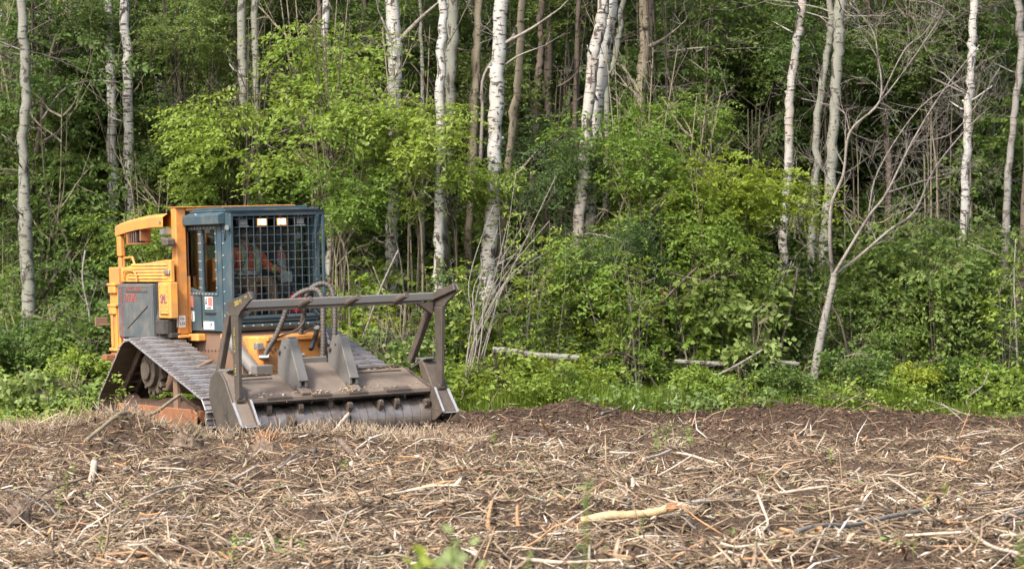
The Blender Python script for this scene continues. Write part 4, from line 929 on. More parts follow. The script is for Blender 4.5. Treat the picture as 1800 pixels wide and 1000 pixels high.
def placed(o, desc, px, py):
    m = min(MARKS, key=lambda a: abs(a[0] - px)); side = 'close by' if abs(px - m[0]) < 14 else ('left of' if px < m[0] else 'right of')
    hgt = 'high' if py < 180 else ('halfway up' if py < 420 else 'low'); PLACED.append([o, desc + ' ' + hgt + ' ' + side + ' ' + m[1], px, py])
def settle_labels():
    d = {}
    for r in PLACED: d.setdefault(r[1], []).append(r)
    for lb, rs in d.items():
        if len(rs) == 1: rs[0][0]['label'] = lb; continue
        rs.sort(key=lambda r: r[2]); n = len(rs); w = {2: ['left one', 'right one'], 3: ['left one', 'middle one', 'right one']}.get(n) or ['leftmost', 'second from left', 'third from left', 'fourth from left', 'fifth from left', 'sixth from left'][:n - 1] + ['rightmost']
        for r, q in zip(rs, w + ['rightmost'] * 9): r[0]['label'] = lb + ', ' + q

# ---- tall trees: a trunk seen at several heights, crowns above the picture
crown_me = []
for k in range(3):
    rng = np.random.default_rng(40 + k)
    P, A = crown_points(430, 2.3, 2.3, 3.2, rng, 0, .5, 12)
    V, F, T = sprays(P, A, 7, .5, .13, .3, rng)
    crown_me.append(mesh_np('crown', V, F, M['leaf_mid'] if k < 2 else M['leaf_dark'], None, False, T, link=False))
twig_me = {}
def twig_cluster(key, mat, n, L, lev, seed, spread=.6, up=.05, kids=(2, 4), r=.012):
    rg = random.Random(seed); mb = MB()
    for k in range(n):
        a = rg.uniform(0, 6.283); branch_rec(mb, (0, 0, 0), (math.cos(a), math.sin(a), rg.uniform(-.1, .6)), L * rg.uniform(.6, 1.1), r, lev, 3, spread, kids, up, rg)
    me = bpy.data.meshes.new('dead_twigs'); me.from_pydata(mb.v, [], mb.f); me.materials.append(mat); twig_me[key] = me
for k in range(3): twig_cluster('g%d' % k, M['twig_grey'], 3, 1.1, 2, 60 + k)
for k in range(2): twig_cluster('d%d' % k, M['twig_dark'], 3, 1.2, 2, 70 + k)

def tall_tree(pix, Y, mat, label, knots=3, twigs=2, crown=True, group=None, seed=0, wscale=1.0, top=13.5, n=10, limbs=()):
    """pix: (px, py, width px) from the top of what shows down to the base"""
    rg = random.Random(seed * 13 + 5)
    P = [(at(px, py, Y), wd * Y / FPX / 2 * wscale) for px, py, wd in pix]
    P = P[::-1]
    base = P[0][0].copy(); base.z = float(gz(base.x, base.y)) - .08
    if P[0][0].z > base.z + .15: P = [(Vector((P[0][0].x - (P[1][0].x - P[0][0].x) * .25, Y, base.z)), P[0][1] * 1.12)] + P
    dx = (P[-1][0].x - P[0][0].x) / max(.5, P[-1][0].z - P[0][0].z)
    q = P[-1]; tz = top * rg.uniform(.9, 1.1)
    for f in (.35, .7, 1.0):
        z = q[0].z + (tz - q[0].z) * f; P.append((Vector((q[0].x + dx * (z - q[0].z) * .6, Y + rg.uniform(-.1, .1), z)), q[1] * (1 - .8 * f)))
    pts = [p for p, r in P]; rs = [r for p, r in P]
    sp = smooth_pts(pts, 7); rr = []
    for i in range(len(pts) - 1):
        for k in range(7): rr.append(rs[i] + (rs[i + 1] - rs[i]) * k / 7)
    rr.append(rs[-1])
    root = empty('tree', pts[0], label=label, cat='tree', group=group)
    o0 = Vector(pts[0]); loc = [p - o0 for p in sp]
    loc = [p + Vector((rg.gauss(0, .012), rg.gauss(0, .012), 0)) for p in loc]
    rr = [r * (1 + rg.uniform(-.05, .05)) for r in rr]
    rr[0] *= 1.25; rr[1] *= 1.08
    mb = MB(); mb.tube(loc, rr, n)
    for k in range(knots):                       # scars and snags standing off the bark
        i = rg.randrange(3, len(loc) - 8); a = rg.uniform(2.6, 6.8); dr = Vector((math.cos(a), math.sin(a), rg.uniform(-.1, .6)))
        if rg.random() < .5: mb.tube([loc[i], loc[i] + dr * rr[i] * 1.12, loc[i] + dr * rr[i] * 1.35], [rr[i] * .5, rr[i] * .35, rr[i] * .12], 6)
        else: mb.tube([loc[i], loc[i] + dr * (rr[i] + .06), loc[i] + dr * (rr[i] + rg.uniform(.12, .35)) + Vector((0, 0, .06))], [.022, .015, .008], 5)
    mb.build('trunk', mat, root, smooth=True)
    for (pa, pb, w0) in limbs:
        a, b_ = at(pa[0], pa[1], Y) - o0, at(pb[0], pb[1], Y - rg.uniform(-.3, .5)) - o0; m_ = MB()
        mid = a.lerp(b_, .5) + Vector((rg.gauss(0, .04), 0, rg.gauss(0, .05)))
        m_.tube(smooth_pts([a, mid, b_], 4), [w0 * (1 - .08 * k) for k in range(9)], 6); branch_rec(m_, b_, b_ - mid, .5, w0 * .5, 1, 3, .6, (1, 3)); m_.build('branch', M['twig_grey'], root, smooth=True)
    for k in range(int(twigs * .6 + .5)):
        i = rg.randrange(6, len(loc) - 10); m2 = twig_me[rg.choice(['g0', 'g1', 'g2', 'd0', 'd1'])]
        t_ = obj_of('dead_branch', m2, root, loc[i]); t_.rotation_euler = (rg.uniform(-.3, .3), rg.uniform(-.3, .3), rg.uniform(0, 6.28)); s_ = rg.uniform(.7, 1.3); t_.scale = (s_, s_, s_)
    if crown:
        c = obj_of('crown', rg.choice(crown_me), root, loc[-1] - Vector((0, 0, rg.uniform(1.0, 2.2)))); c['kind'] = 'stuff'
        c.rotation_euler = (0, 0, rg.uniform(0, 6.28)); s_ = rg.uniform(.8, 1.15); c.scale = (s_, s_, s_ * rg.uniform(.9, 1.2))
    return root

TT = [
 ([(38, 0, 16), (46, 120, 18), (40, 260, 17), (44, 400, 24), (50, 520, 24), (48, 610, 28), (42, 690, 34)], 36.9, 'bark_grey', 'mottled grey trunk nearest the left edge with lichen on its lower half', 6, 5),
 ([(191, 0, 14), (195, 120, 17), (198, 250, 17), (196, 400, 18)], 39.0, 'bark_white', 'left one of the two pale trunks above the rear of the machine', 4, 4),
 ([(218, 0, 17), (224, 130, 17), (225, 250, 18), (230, 400, 18)], 38.8, 'bark_white', 'right one of the two pale trunks above the rear of the machine, whitest low down', 4, 4),
 ([(262, 0, 5), (268, 60, 5), (276, 130, 6), (280, 210, 7), (276, 290, 7)], 44, 'bark_white', 'thin white curved stem left of its twin high above the yellow guard', 0, 1),
 ([(290, 0, 5), (284, 60, 5), (284, 130, 6), (281, 190, 6), (279, 290, 7)], 44.1, 'bark_white', 'thin white curved stem meeting its twin high above the yellow guard', 0, 1),
 ([(423, 0, 15), (426, 130, 17), (430, 230, 12), (434, 380, 13)], 38.4, 'bark_grey', 'dark grey trunk left of the pair rising behind the cab roof', 3, 3),
 ([(447, 0, 12), (450, 130, 13), (452, 230, 12), (455, 380, 13)], 38.5, 'bark_grey', 'lighter grey trunk right of the pair rising behind the cab roof', 3, 2),
 ([(562, 0, 8), (560, 160, 9), (554, 320, 9)], 39.4, 'bark_brown', 'slim dark trunk close behind a pale one above the right end of the cab', 1, 1),
 ([(572, 0, 13), (575, 160, 14), (578, 320, 13), (582, 480, 16), (584, 600, 18)], 38.6, 'bark_white', 'grey white trunk just right of the cab passing down behind the hoses', 4, 2),
 ([(689, 0, 24), (695, 90, 28), (693, 170, 25), (692, 300, 22), (690, 430, 22), (688, 520, 24)], 37.9, 'bark_white', 'thick white birch with a black scar above the middle of the rotor head', 7, 2),
 ([(778, 0, 15), (776, 90, 16), (774, 240, 16), (772, 400, 18), (770, 520, 17), (769, 650, 18)], 36.6, 'bark_white', 'bright white slim birch coming down just beside the right leg of the push frame', 4, 1),
 ([(798, 0, 22), (794, 110, 22), (789, 240, 16), (786, 330, 14), (784, 460, 14)], 38.5, 'bark_grey', 'grey green smooth trunk half hidden behind the bright slim birch', 2, 1),
 ([(842, 0, 14), (838, 120, 17), (832, 240, 16), (826, 380, 15), (822, 520, 15)], 38.9, 'bark_beige', 'beige trunk standing in shade between two white birches above the push frame', 2, 2),
 ([(879, 0, 24), (876, 90, 24), (873, 170, 26), (868, 300, 24), (862, 400, 26), (856, 520, 30), (852, 600, 34)], 37.0, 'bark_white', 'stout white birch with long black scars right of the push frame', 8, 2),
 ([(918, 0, 12), (912, 120, 14), (900, 230, 14), (888, 360, 13), (880, 460, 14)], 37.6, 'bark_beige', 'slim leaning grey trunk close to the right of the stout scarred birch', 3, 3),
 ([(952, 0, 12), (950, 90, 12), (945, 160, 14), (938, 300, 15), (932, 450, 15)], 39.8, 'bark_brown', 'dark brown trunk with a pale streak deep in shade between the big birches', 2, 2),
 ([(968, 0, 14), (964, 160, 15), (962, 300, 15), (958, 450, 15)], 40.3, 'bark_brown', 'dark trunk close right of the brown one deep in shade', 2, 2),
 ([(1062, 0, 20), (1052, 60, 21), (1040, 130, 20), (1030, 240, 20), (1022, 330, 20), (1012, 450, 22), (995, 600, 24), (984, 690, 28)], 37.2, 'bark_pink', 'leaning white birch with peeling pinkish bark, left stem of the close pair', 7, 2),
 ([(1078, 0, 20), (1068, 60, 21), (1056, 150, 20), (1044, 250, 20), (1040, 330, 18), (1034, 420, 16), (1026, 560, 16)], 37.6, 'bark_white', 'cool white birch leaning beside the peeling one, right stem of the close pair', 5, 1),
 ([(1094, 0, 9), (1086, 70, 11), (1076, 130, 10), (1066, 185, 10)], 38.7, 'bark_grey', 'thin grey stem forking up right of the close birch pair', 1, 2),
 ([(1132, 0, 18), (1134, 60, 18), (1130, 130, 21), (1126, 200, 21)], 38.9, 'bark_beige', 'yellowish beige trunk above the bright bushes right of the birch pair', 4, 5),
 ([(1146, 0, 12), (1143, 100, 12), (1142, 190, 12)], 39.4, 'bark_brown', 'dark trunk hard against the back of the yellowish beige one', 2, 3),
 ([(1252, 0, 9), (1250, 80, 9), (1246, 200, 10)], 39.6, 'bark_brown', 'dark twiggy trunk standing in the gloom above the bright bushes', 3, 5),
 ([(1411, 0, 15), (1400, 80, 14), (1388, 180, 16), (1386, 280, 16), (1380, 380, 16), (1376, 450, 16)], 38.4, 'bark_pink', 'pinkish white trunk just left of the pair of grey trunks on the right side', 5, 3),
 ([(1462, 0, 11), (1456, 80, 13), (1438, 200, 13), (1432, 340, 15), (1428, 420, 15), (1424, 560, 15)], 38.5, 'bark_grey', 'slimmer and darker of the two grey trunks behind the bare shrub', 2, 2),
 ([(1478, 0, 20), (1474, 90, 20), (1466, 200, 18), (1460, 320, 20), (1452, 420, 20), (1446, 580, 21)], 38.1, 'bark_grey', 'stout smooth grey green trunk behind the fork of the bare shrub', 3, 1),
 ([(1712, 0, 15), (1708, 100, 15), (1704, 180, 15), (1698, 300, 15), (1694, 420, 16), (1692, 560, 18)], 38.0, 'bark_white', 'slender white birch far on the right with mottled bark', 6, 3),
 ([(1792, 0, 14), (1796, 90, 15), (1786, 180, 12), (1778, 250, 12), (1768, 400, 14)], 38.6, 'bark_lichen', 'broken looking white trunk against the right edge of the picture', 4, 3),
 ([(1800, 400, 14), (1793, 520, 15), (1787, 600, 17), (1780, 690, 20)], 37.0, 'bark_brown', 'brown flaking trunk low down in the bottom right of the wood', 3, 3),
 ([(1530, 60, 10), (1545, 140, 10), (1556, 230, 10), (1562, 330, 11)], 39.4, 'bark_brown', 'dark leaning stem seen through the twigs of the bare shrub', 2, 4),
 ([(640, 0, 9), (645, 150, 9), (650, 300, 10)], 40.5, 'bark_brown', 'faint dark stem deep in the leaves left of the thick white birch', 1, 2),
 ([(1010, 260, 10), (1008, 400, 14), (1002, 520, 17), (995, 650, 20)], 38.6, 'bark_brown', 'dark brown rotten stem behind the foot of the peeling birch', 3, 2),
 ([(90, 0, 10), (96, 140, 11), (100, 320, 11)], 41, 'bark_grey', 'slim grey trunk in the gloom right of the mottled trunk near the left edge', 1, 4),
 ([(1002, 0, 9), (1000, 120, 9), (996, 260, 10)], 41, 'bark_grey', 'thin grey trunk left of the close birch pair near the top', 1, 3),
 ([(1330, 0, 9), (1334, 140, 10), (1330, 300, 10)], 41.5, 'bark_grey', 'thin grey trunk left of the pinkish trunk, half lost in leaves', 1, 3),
 ([(1650, 0, 8), (1646, 150, 9), (1640, 360, 10)], 41, 'bark_beige', 'slim beige trunk left of the slender white birch', 1, 4),
 ([(1750, 0, 8), (1748, 150, 8), (1742, 330, 9)], 41, 'bark_grey', 'thin grey trunk between the slender birch and the right edge', 1, 4),
 ([(500, 0, 8), (504, 120, 9), (506, 260, 9)], 41.5, 'bark_brown', 'slim dark trunk above the middle of the cab roof', 1, 3),
 ([(740, 60, 7), (744, 200, 8), (742, 420, 9)], 39.6, 'bark_grey', 'thin grey trunk between the thick birch and the bright slim one', 0, 3),
]
for i, (pix, Y_, mt, lb, kn, tw) in enumerate(TT):
    lim = ()
    if i == 9: lim = (((698, 95), (670, 30), .035), ((700, 75), (765, 10), .05))
    if i == 13: lim = (((880, 80), (985, 15), .03), ((870, 340), (915, 300), .05), ((865, 130), (945, 85), .022))
    if i == 20: lim = (((1134, 85), (1185, 55), .04),)
    tall_tree(pix, Y_, M[mt], lb, kn, tw, True, None, i, limbs=lim)
# dim trunks further in
rg = random.Random(5)
for k in range(26):
    Y_ = rg.uniform(46, 60); px = rg.uniform(-60, 1860); wd = rg.uniform(6, 15) * 42 / Y_; ln = rg.uniform(-25, 25)
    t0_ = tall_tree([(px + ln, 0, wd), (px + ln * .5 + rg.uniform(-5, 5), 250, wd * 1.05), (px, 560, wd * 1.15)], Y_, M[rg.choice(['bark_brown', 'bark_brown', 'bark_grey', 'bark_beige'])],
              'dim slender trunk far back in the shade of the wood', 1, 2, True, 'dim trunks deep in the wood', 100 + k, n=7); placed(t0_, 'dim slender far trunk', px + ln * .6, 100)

# ---- leafy bushes and saplings
bush_me = {}
def bush_proto(key, mat, n, rx, ry, rz, nl, slen, ll, droop, tiers, seed, flat=.35, wr=.5, shell=.6, lumps=8):
    rng = np.random.default_rng(seed); P, A = crown_points(n, rx, ry, rz, rng, tiers, shell, lumps)
    V, F, T = sprays(P, A, nl, slen, ll, droop, rng, flat, wr)
    fo = mesh_np('foliage', V, F, M[mat], None, False, T, link=False)
    rg = random.Random(seed); mb = MB()
    for k in range(3 + seed % 3):
        tx, ty = rg.gauss(0, rx * .35), rg.gauss(0, ry * .35)
        b0 = Vector((rg.gauss(0, .10), rg.gauss(0, .10), 0)); tp = Vector((tx, ty, rz * .5)); z0 = -rz
        pts = smooth_pts([(b0.x, b0.y, -rz * 1.9), (b0.x * 1.5 + rg.gauss(0, .05), b0.y * 1.5, -rz * .6), (tx * .6, ty * .6, 0), (tx, ty, rz * .8)], 4)
        mb.tube(pts, [.022 - .0013 * i for i in range(len(pts))], 5)
        for j in range(4):
            i = rg.randrange(4, len(pts) - 1); a = rg.uniform(0, 6.28); branch_rec(mb, pts[i], (math.cos(a), math.sin(a), .3), rx * rg.uniform(.4, .8), .009, 1, 3, .5, (2, 3), .1, rg)
    st = bpy.data.meshes.new('stems'); st.from_pydata(mb.v, [], mb.f); st.materials.append(M['twig_dark'] if seed % 2 else M['bark_beige'])
    bush_me[key] = (fo, st, rz)
bush_proto('elm0', 'leaf_lime', 256, 1.15, .9, .95, 19, .48, .082, .30, 5, 1, .5)
bush_proto('elm1', 'leaf_lime', 256, 1.0, .9, .85, 19, .48, .082, .35, 5, 2, .5)
bush_proto('yel0', 'leaf_yellow', 322, .95, .8, .9, 18, .40, .075, .25, 5, 3, .5)
bush_proto('mid0', 'leaf_mid', 372, 1.1, .9, 1.0, 15, .40, .085, .3, 4, 4, .5)
bush_proto('mid1', 'leaf_mid', 372, 1.0, .9, 1.2, 15, .36, .075, .35, 5, 5, .45)
bush_proto('mid2', 'leaf_mid', 260, 1.2, .9, .8, 15, .42, .10, .3, 4, 6, .55)
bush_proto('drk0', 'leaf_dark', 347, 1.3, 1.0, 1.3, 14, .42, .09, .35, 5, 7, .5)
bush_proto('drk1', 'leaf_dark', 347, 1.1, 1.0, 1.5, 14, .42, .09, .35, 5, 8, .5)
bush_proto('wil0', 'leaf_willow', 520, .9, .7, .9, 18, .40, .075, .1, 0, 9, .6, .24)
bush_proto('pal0', 'leaf_pale', 60, .50, .35, .35, 9, .30, .13, .4, 0, 10, .7, .75)
bush_proto('low0', 'leaf_lime', 220, .65, .5, .38, 12, .26, .08, .25, 0, 11, .5, .55)
bush_proto('low1', 'leaf_mid', 240, .75, .5, .42, 12, .28, .085, .25, 0, 12, .5, .55)
bush_proto('low2', 'leaf_yellow', 220, .6, .5, .32, 12, .24, .07, .25, 0, 13, .5, .5)
bush_proto('gre0', 'leaf_mid', 200, .9, .6, .6, 12, .30, .11, .35, 0, 14, .6, .62)
def whip_proto(key, mat, H, n, nl, slen, ll, seed, wr=.5, lean=.25):
    # a slender sapling leafed from near the ground to its tip
    rg = random.Random(seed); rng = np.random.default_rng(seed); C_, A_ = [], []; mb = MB()
    for s_ in range(4):
        a = rg.uniform(0, 6.28); ln = rg.uniform(.05, lean); h = H * rg.uniform(.65, 1)
        sp = smooth_pts([(0, 0, 0), (math.cos(a) * ln * .3 * h, math.sin(a) * ln * .3 * h, h * .35), (math.cos(a) * ln * .7 * h + rg.gauss(0, .05), math.sin(a) * ln * .7 * h, h * .7), (math.cos(a) * ln * h, math.sin(a) * ln * h, h)], 6)
        mb.tube(sp, [.011 - .0005 * i for i in range(len(sp))], 4)
        for k in range(n):
            f = rg.uniform(.12, 1) ** .8; i = min(len(sp) - 2, int(f * (len(sp) - 1))); q = sp[i]; b_ = rg.uniform(0, 6.28); r = rg.uniform(.05, .38) * (1.1 - f * .5)
            C_.append((q.x + math.cos(b_) * r, q.y + math.sin(b_) * r, q.z + rg.uniform(-.05, .15))); A_.append((math.cos(b_), math.sin(b_), rg.gauss(.15, .3)))
            if k % 4 == 0: mb.tube([q, Vector(C_[-1])], [.004, .0025], 3, cap=False)
    V, F, T = sprays(np.array(C_), np.array(A_), nl, slen, ll, .25, rng, .45, wr)
    fo = mesh_np('foliage', V, F, M[mat], None, False, T, link=False); st = bpy.data.meshes.new('stems'); st.from_pydata(mb.v, [], mb.f); st.materials.append(M['twig_grey'] if seed % 2 else M['twig_dark'])
    whip_me[key] = (fo, st)
whip_me = {}
whip_proto('a', 'leaf_lime', 2.2, 34, 11, .28, .085, 101)
whip_proto('b', 'leaf_mid', 2.6, 36, 11, .30, .08, 102)
whip_proto('c', 'leaf_yellow', 1.7, 30, 10, .24, .075, 103, .5)
whip_proto('d', 'leaf_mid', 1.9, 28, 10, .28, .10, 104, .62)
whip_proto('e', 'leaf_lime', 2.8, 38, 10, .30, .075, 105, .42, .35)
whip_proto('g', 'leaf_lime', 1.9, 20, 8, .30, .12, 107, .66)
whip_proto('f', 'leaf_willow', 2.3, 34, 14, .30, .07, 106, .24)
def whip(key, px, Y, s, label, group):
    x = (px - 900) * Y / FPX; root = empty('sapling', (x, Y, float(gz(x, Y)) - .03), (0, 0, random.uniform(0, 6.28)), label, 'sapling', group); root.scale = (s, s, s * random.uniform(.85, 1.15))
    fo, st = whip_me[key]; obj_of('foliage', fo, root)['kind'] = 'stuff'; obj_of('stems', st, root); placed(root, label, px, 500)
def bush(key, px, py, Y, s, label, cat='bush', group=None, sz=None, rz=None, sx=None):
    fo, st, hz = bush_me[key]; c = at(px, py, Y); g = float(gz(c.x, Y))
    root = empty('sapling' if cat == 'sapling' else 'bush', (c.x, Y, g), label=label, cat=cat, group=group)
    h = c.z - g; sz = sz or s
    f = obj_of('foliage', fo, root, (0, 0, h)); f.scale = (sx or s, s, sz); f.rotation_euler = (0, 0, rz if rz is not None else random.uniform(-.6, .6) + random.choice((0, math.pi))); f['kind'] = 'stuff'
    t_ = obj_of('stems', st, root, (0, 0, h)); k = max(.3, h + .05) / (hz * 1.9); t_.scale = (s * .8, s * .8, k); t_.rotation_euler = f.rotation_euler
    return root
NAMED = [
 ('elm0', 430, 235, 37.6, 1.05, 'bright green tiered sapling leaves spreading over the cab roof, left side'),
 ('elm1', 560, 135, 38.2, 1.15, 'highest bright green spray of leaves between the grey white trunk and the thick birch'),
 ('elm0', 600, 245, 37.0, 1.25, 'broad layered bright green sapling reaching across in front of the thick white birch'),
 ('elm1', 730, 250, 36.8, .95, 'bright green leaves hanging across the slim white birch'),
 ('elm0', 800, 330, 36.9, .75, 'bright green branch end right of the slim white birch'),
 ('elm1', 600, 350, 36.6, .85, 'lower bright green leaves beside the right top corner of the cab'),
 ('elm0', 390, 330, 38.0, .70, 'bright green leaves low over the left half of the cab roof'),
 ('elm1', 1110, 270, 37.1, 1.05, 'tall bright bush right in front of the birch pair'),
 ('elm1', 1180, 330, 37.4, 1.15, 'fresh green bush between the birch pair and the yellow green one'),
 ('yel0', 1235, 320, 36.9, 1.0, 'yellow green sunlit bush in the middle of the right half'),
 ('yel0', 1320, 350, 36.8, 1.05, 'yellow green bush left of the pinkish trunk, right end of the sunlit row'),
 ('elm0', 1180, 220, 38.3, .80, 'top of the bright bush under the yellowish beige trunk'),
 ('elm1', 1255, 420, 36.5, .95, 'bright green leafy bush under the yellow green ones'),
 ('wil0', 960, 300, 37.6, 1.05, 'grey green narrow leaved willow between the stout birch and the peeling one'),
 ('wil0', 1130, 430, 36.5, .70, 'small grey green willow patch under the bright bush'),
 ('elm0', 1120, 470, 36.6, 1.1, 'fresh green bush behind the first fallen log end'),
 ('gre0', 1270, 540, 36.3, 1.25, 'broad leaved green bush above the second fallen log'),
 ('pal0', 665, 610, 34.6, 1.05, 'pale round leaved sprig seen under the push frame'),
 ('pal0', 700, 590, 34.8, .8, 'second pale round leaved sprig under the push frame, nearer its right leg'),
 ('pal0', 1330, 600, 35.6, .9, 'pale leaved sprig standing before the second log'),
 ('wil0', 1290, 90, 42.0, 1.5, 'high grey green foliage above the yellow green bush'),
 ('mid1', 1345, 180, 41.5, 1.3, 'high mid green foliage left of the pinkish trunk'),
 ('mid0', 1760, 250, 40.0, 1.3, 'mid green foliage at the right edge behind the slender birch'),
 ('mid2', 1560, 480, 37.2, 1.2, 'mid green bush right of the foot of the bare shrub'),
 ('gre0', 1620, 520, 36.7, 1.3, 'wide leaved green bush over the third log piece'),
 ('mid1', 1700, 480, 37.5, 1.2, 'green bush round the lower part of the slender white birch'),
 ('mid0', 1500, 590, 36.3, .8, 'low green bush right against the foot of the bare shrub'),
 ('mid2', 100, 340, 37.6, 1.0, 'green bush beside the mottled trunk at the left edge'),
 ('mid1', 60, 150, 38.6, 1.4, 'dark green foliage filling the top left corner'),
 ('mid0', 150, 560, 37.5, 1.1, 'green bush low between the mottled trunk and the rear of the machine'),
 ('elm1', 265, 430, 37.4, .85, 'bright leaves seen through the open yellow rear guard'),
 ('elm0', 330, 310, 39.0, .60, 'small bright leafy patch above the yellow guard'),
 ('low0', 880, 655, 35.2, 1.25, 'bright yellow green low plants just left of the dark soil heap'),
 ('low2', 960, 655, 35.5, 1.1, 'yellow green low plants under the first fallen log'),
 ('pal0', 120, 672, 33.6, 1.1, 'pale leaved sprig low in the herbs left of the rear of the machine'),
 ('pal0', 60, 680, 33.4, 1.0, 'pale leaved sprig low in the herbs below the mottled trunk'),
 ('low0', 150, 640, 34.6, .9, 'bright low bush touching the rear of the track'),
 ('low0', 1235, 668, 34.9, .75, 'low bright plant covering part of the second log, left one'),
 ('low1', 1390, 672, 35.0, .7, 'low green plant covering the second log beside the bare shrub foot'),
 ('gre0', 1500, 655, 35.1, .7, 'broad leaved plant covering the start of the third log piece'),
 ('low0', 990, 665, 34.8, .6, 'small bright plant hiding the right end of the first log'),
 ('mid0', 1540, 330, 40.8, 1.1, 'soft green bush behind the middle of the bare shrub'),
 ('mid1', 1630, 380, 40.2, 1.1, 'soft green bush behind the right twigs of the bare shrub'),
 ('mid0', 1580, 200, 41.0, 1.0, 'soft green foliage behind the top twigs of the bare shrub'),
 ('wil0', 1020, 480, 37.0, .85, 'soft grey green bush at the foot of the peeling birch'),
]
for a in NAMED: bush(*a)
rg = random.Random(9)
def rowz(keys, n, x0, x1, y0, y1, Y0, Y1, s0, s1, label, group, cat='bush'):
    for k in range(n):
        px = x0 + (x1 - x0) * (k + rg.uniform(.1, .9)) / n; py = rg.uniform(y0, y1); placed(bush(rg.choice(keys), px, py, rg.uniform(Y0, Y1), rg.uniform(s0, s1), label, cat, group), label, px, py)
rowz(['mid0', 'mid1', 'mid2', 'low1'], 24, -60, 1860, 430, 600, 38.8, 40.6, .8, 1.15, 'leafy green bush', 'middle undergrowth bushes')
rowz(['low0', 'low1', 'low2', 'gre0', 'low1'], 26, 560, 1860, 650, 700, 35.6, 36.8, .7, 1.1, 'low edge plant', 'low plants along the wood edge')
rowz(['low1', 'gre0', 'low0'], 7, -60, 200, 590, 650, 34.5, 36.0, .7, 1.0, 'leafy herb bush', 'low plants left of the machine')
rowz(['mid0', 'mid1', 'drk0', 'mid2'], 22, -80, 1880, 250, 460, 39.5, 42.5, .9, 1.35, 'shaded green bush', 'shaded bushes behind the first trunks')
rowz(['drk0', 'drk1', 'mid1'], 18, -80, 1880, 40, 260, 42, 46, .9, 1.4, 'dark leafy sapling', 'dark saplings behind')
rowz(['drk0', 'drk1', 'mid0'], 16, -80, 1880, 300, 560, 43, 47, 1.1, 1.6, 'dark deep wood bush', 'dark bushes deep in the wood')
rowz(['drk0', 'mid1', 'drk1'], 9, -80, 380, 30, 420, 38.5, 41, .7, 1.05, 'mid dark leafy bush', 'leafy branches on the left side')
rowz(['mid1', 'drk1', 'mid0'], 9, 1380, 1880, 30, 420, 41, 43.5, .7, 1.1, 'mid dark leafy bush', 'leafy branches on the right side')

rowz(['drk0', 'mid1', 'mid0', 'drk1', 'mid2'], 20, 820, 1860, -20, 240, 39.8, 42.5, .75, 1.2, 'mid green crown foliage', 'foliage high between the right trunks')
rowz(['drk0', 'mid1', 'drk1', 'mid0'], 12, -60, 820, -20, 200, 40.0, 42.5, .7, 1.1, 'mid green upper foliage', 'foliage high between the left trunks')
rowz(['mid0', 'mid1', 'drk0', 'mid2'], 10, -60, 400, 10, 420, 38.6, 40.0, .65, .95, 'soft green foliage veil', 'leaf veils in the upper left')
rowz(['mid1', 'mid0', 'drk1', 'mid2'], 13, 1160, 1860, 10, 400, 38.9, 40.4, .65, .95, 'soft green foliage veil', 'leaf veils in the upper right')
rg = random.Random(14)
for nm, keys, n, x0, x1, Ya, Yb, s0, s1, lb in (
  ('bright leafy saplings right of the rotor head', 'acegaf', 24, 830, 1320, 35.9, 37.6, .7, 1.1, 'bright slender sapling'),
  ('leafy saplings round the bare shrub', 'abdgef', 24, 1320, 1860, 35.9, 37.8, .7, 1.15, 'green slender sapling'),
  ('leafy saplings behind the push frame', 'abcgd', 16, 560, 850, 36.0, 38.0, .7, 1.1, 'small green sapling'),
  ('leafy saplings left of the machine', 'bdbf', 12, -50, 330, 36.3, 38.6, .8, 1.2, 'green slender sapling'),
  ('taller saplings behind the first trunks', 'bebda', 34, -60, 1860, 38.8, 43, 1.1, 1.7, 'tall thin leafy sapling')):
    for k in range(n): whip(rg.choice(keys), x0 + (x1 - x0) * (k + rg.uniform(0, 1)) / n, rg.uniform(Ya, Yb), rg.uniform(s0, s1), lb, nm)

# ---- the mass of leaves further back
rng = np.random.default_rng(77)
n = 17000
P = np.stack([rng.uniform(-17, 17, n), rng.uniform(46, 60, n), rng.uniform(-.2, 11, n)], 1)
keep = (vnoise(P[:, 0] + P[:, 1] * .4, P[:, 2], .55, 2) > -.20) | (P[:, 1] > 56); P = P[keep]
V, F, T = sprays(P, rng.normal(0, 1, P.shape) * np.array([1, 1, .3]), 9, .55, .15, .3, rng, .6)
tag(mesh_np('background_foliage', V, F, M['leaf_lime'], None, False, T), kind='stuff')  # bright leaf colour stands in for sunlight on the leaves behind the gaps
n = 30000
P = np.stack([rng.uniform(-34, 34, n), 62 + 24 * rng.uniform(0, 1, n), rng.uniform(-.5, 17, n)], 1)
V, F, T = sprays(P, rng.normal(0, 1, P.shape) * np.array([1, 1, .3]), 5, 1.0, .62, .3, rng, .9)
tag(mesh_np('far_woodland', V, F, M['leaf_mid'], None, False, T), kind='stuff')

# ---- bare shrub and dead branches
def pix_branch(mb, P, Y, w0, w1, n=6, dy=0.0, rg=random, jit=.0, twig=0, tl=.5, base=None, tw_lev=1):
    pts = [at(p[0], p[1], Y + dy * i / max(1, len(P) - 1)) for i, p in enumerate(P)]
    pts = [p + Vector((rg.gauss(0, jit), rg.gauss(0, jit * 2), rg.gauss(0, jit))) for p in pts]
    sp = smooth_pts(pts, 5); m = len(sp); rr = [(w0 + (w1 - w0) * i / (m - 1)) * Y / FPX / 2 for i in range(m)]
    if base is not None: sp = [p - base for p in sp]
    mb.tube(sp, rr, n)
    for k in range(twig):
        i = rg.randrange(m // 4, m - 1); d = (sp[i + 1] - sp[i]).normalized(); ax = Vector((rg.gauss(0, 1), rg.gauss(0, .7), rg.gauss(0, 1)))
        branch_rec(mb, sp[i], d * .7 + ax * .6, tl * rg.uniform(.5, 1.2), max(.0026, rr[i] * .38), tw_lev, 3, .6, (2, 4), .06, rg)
    return sp
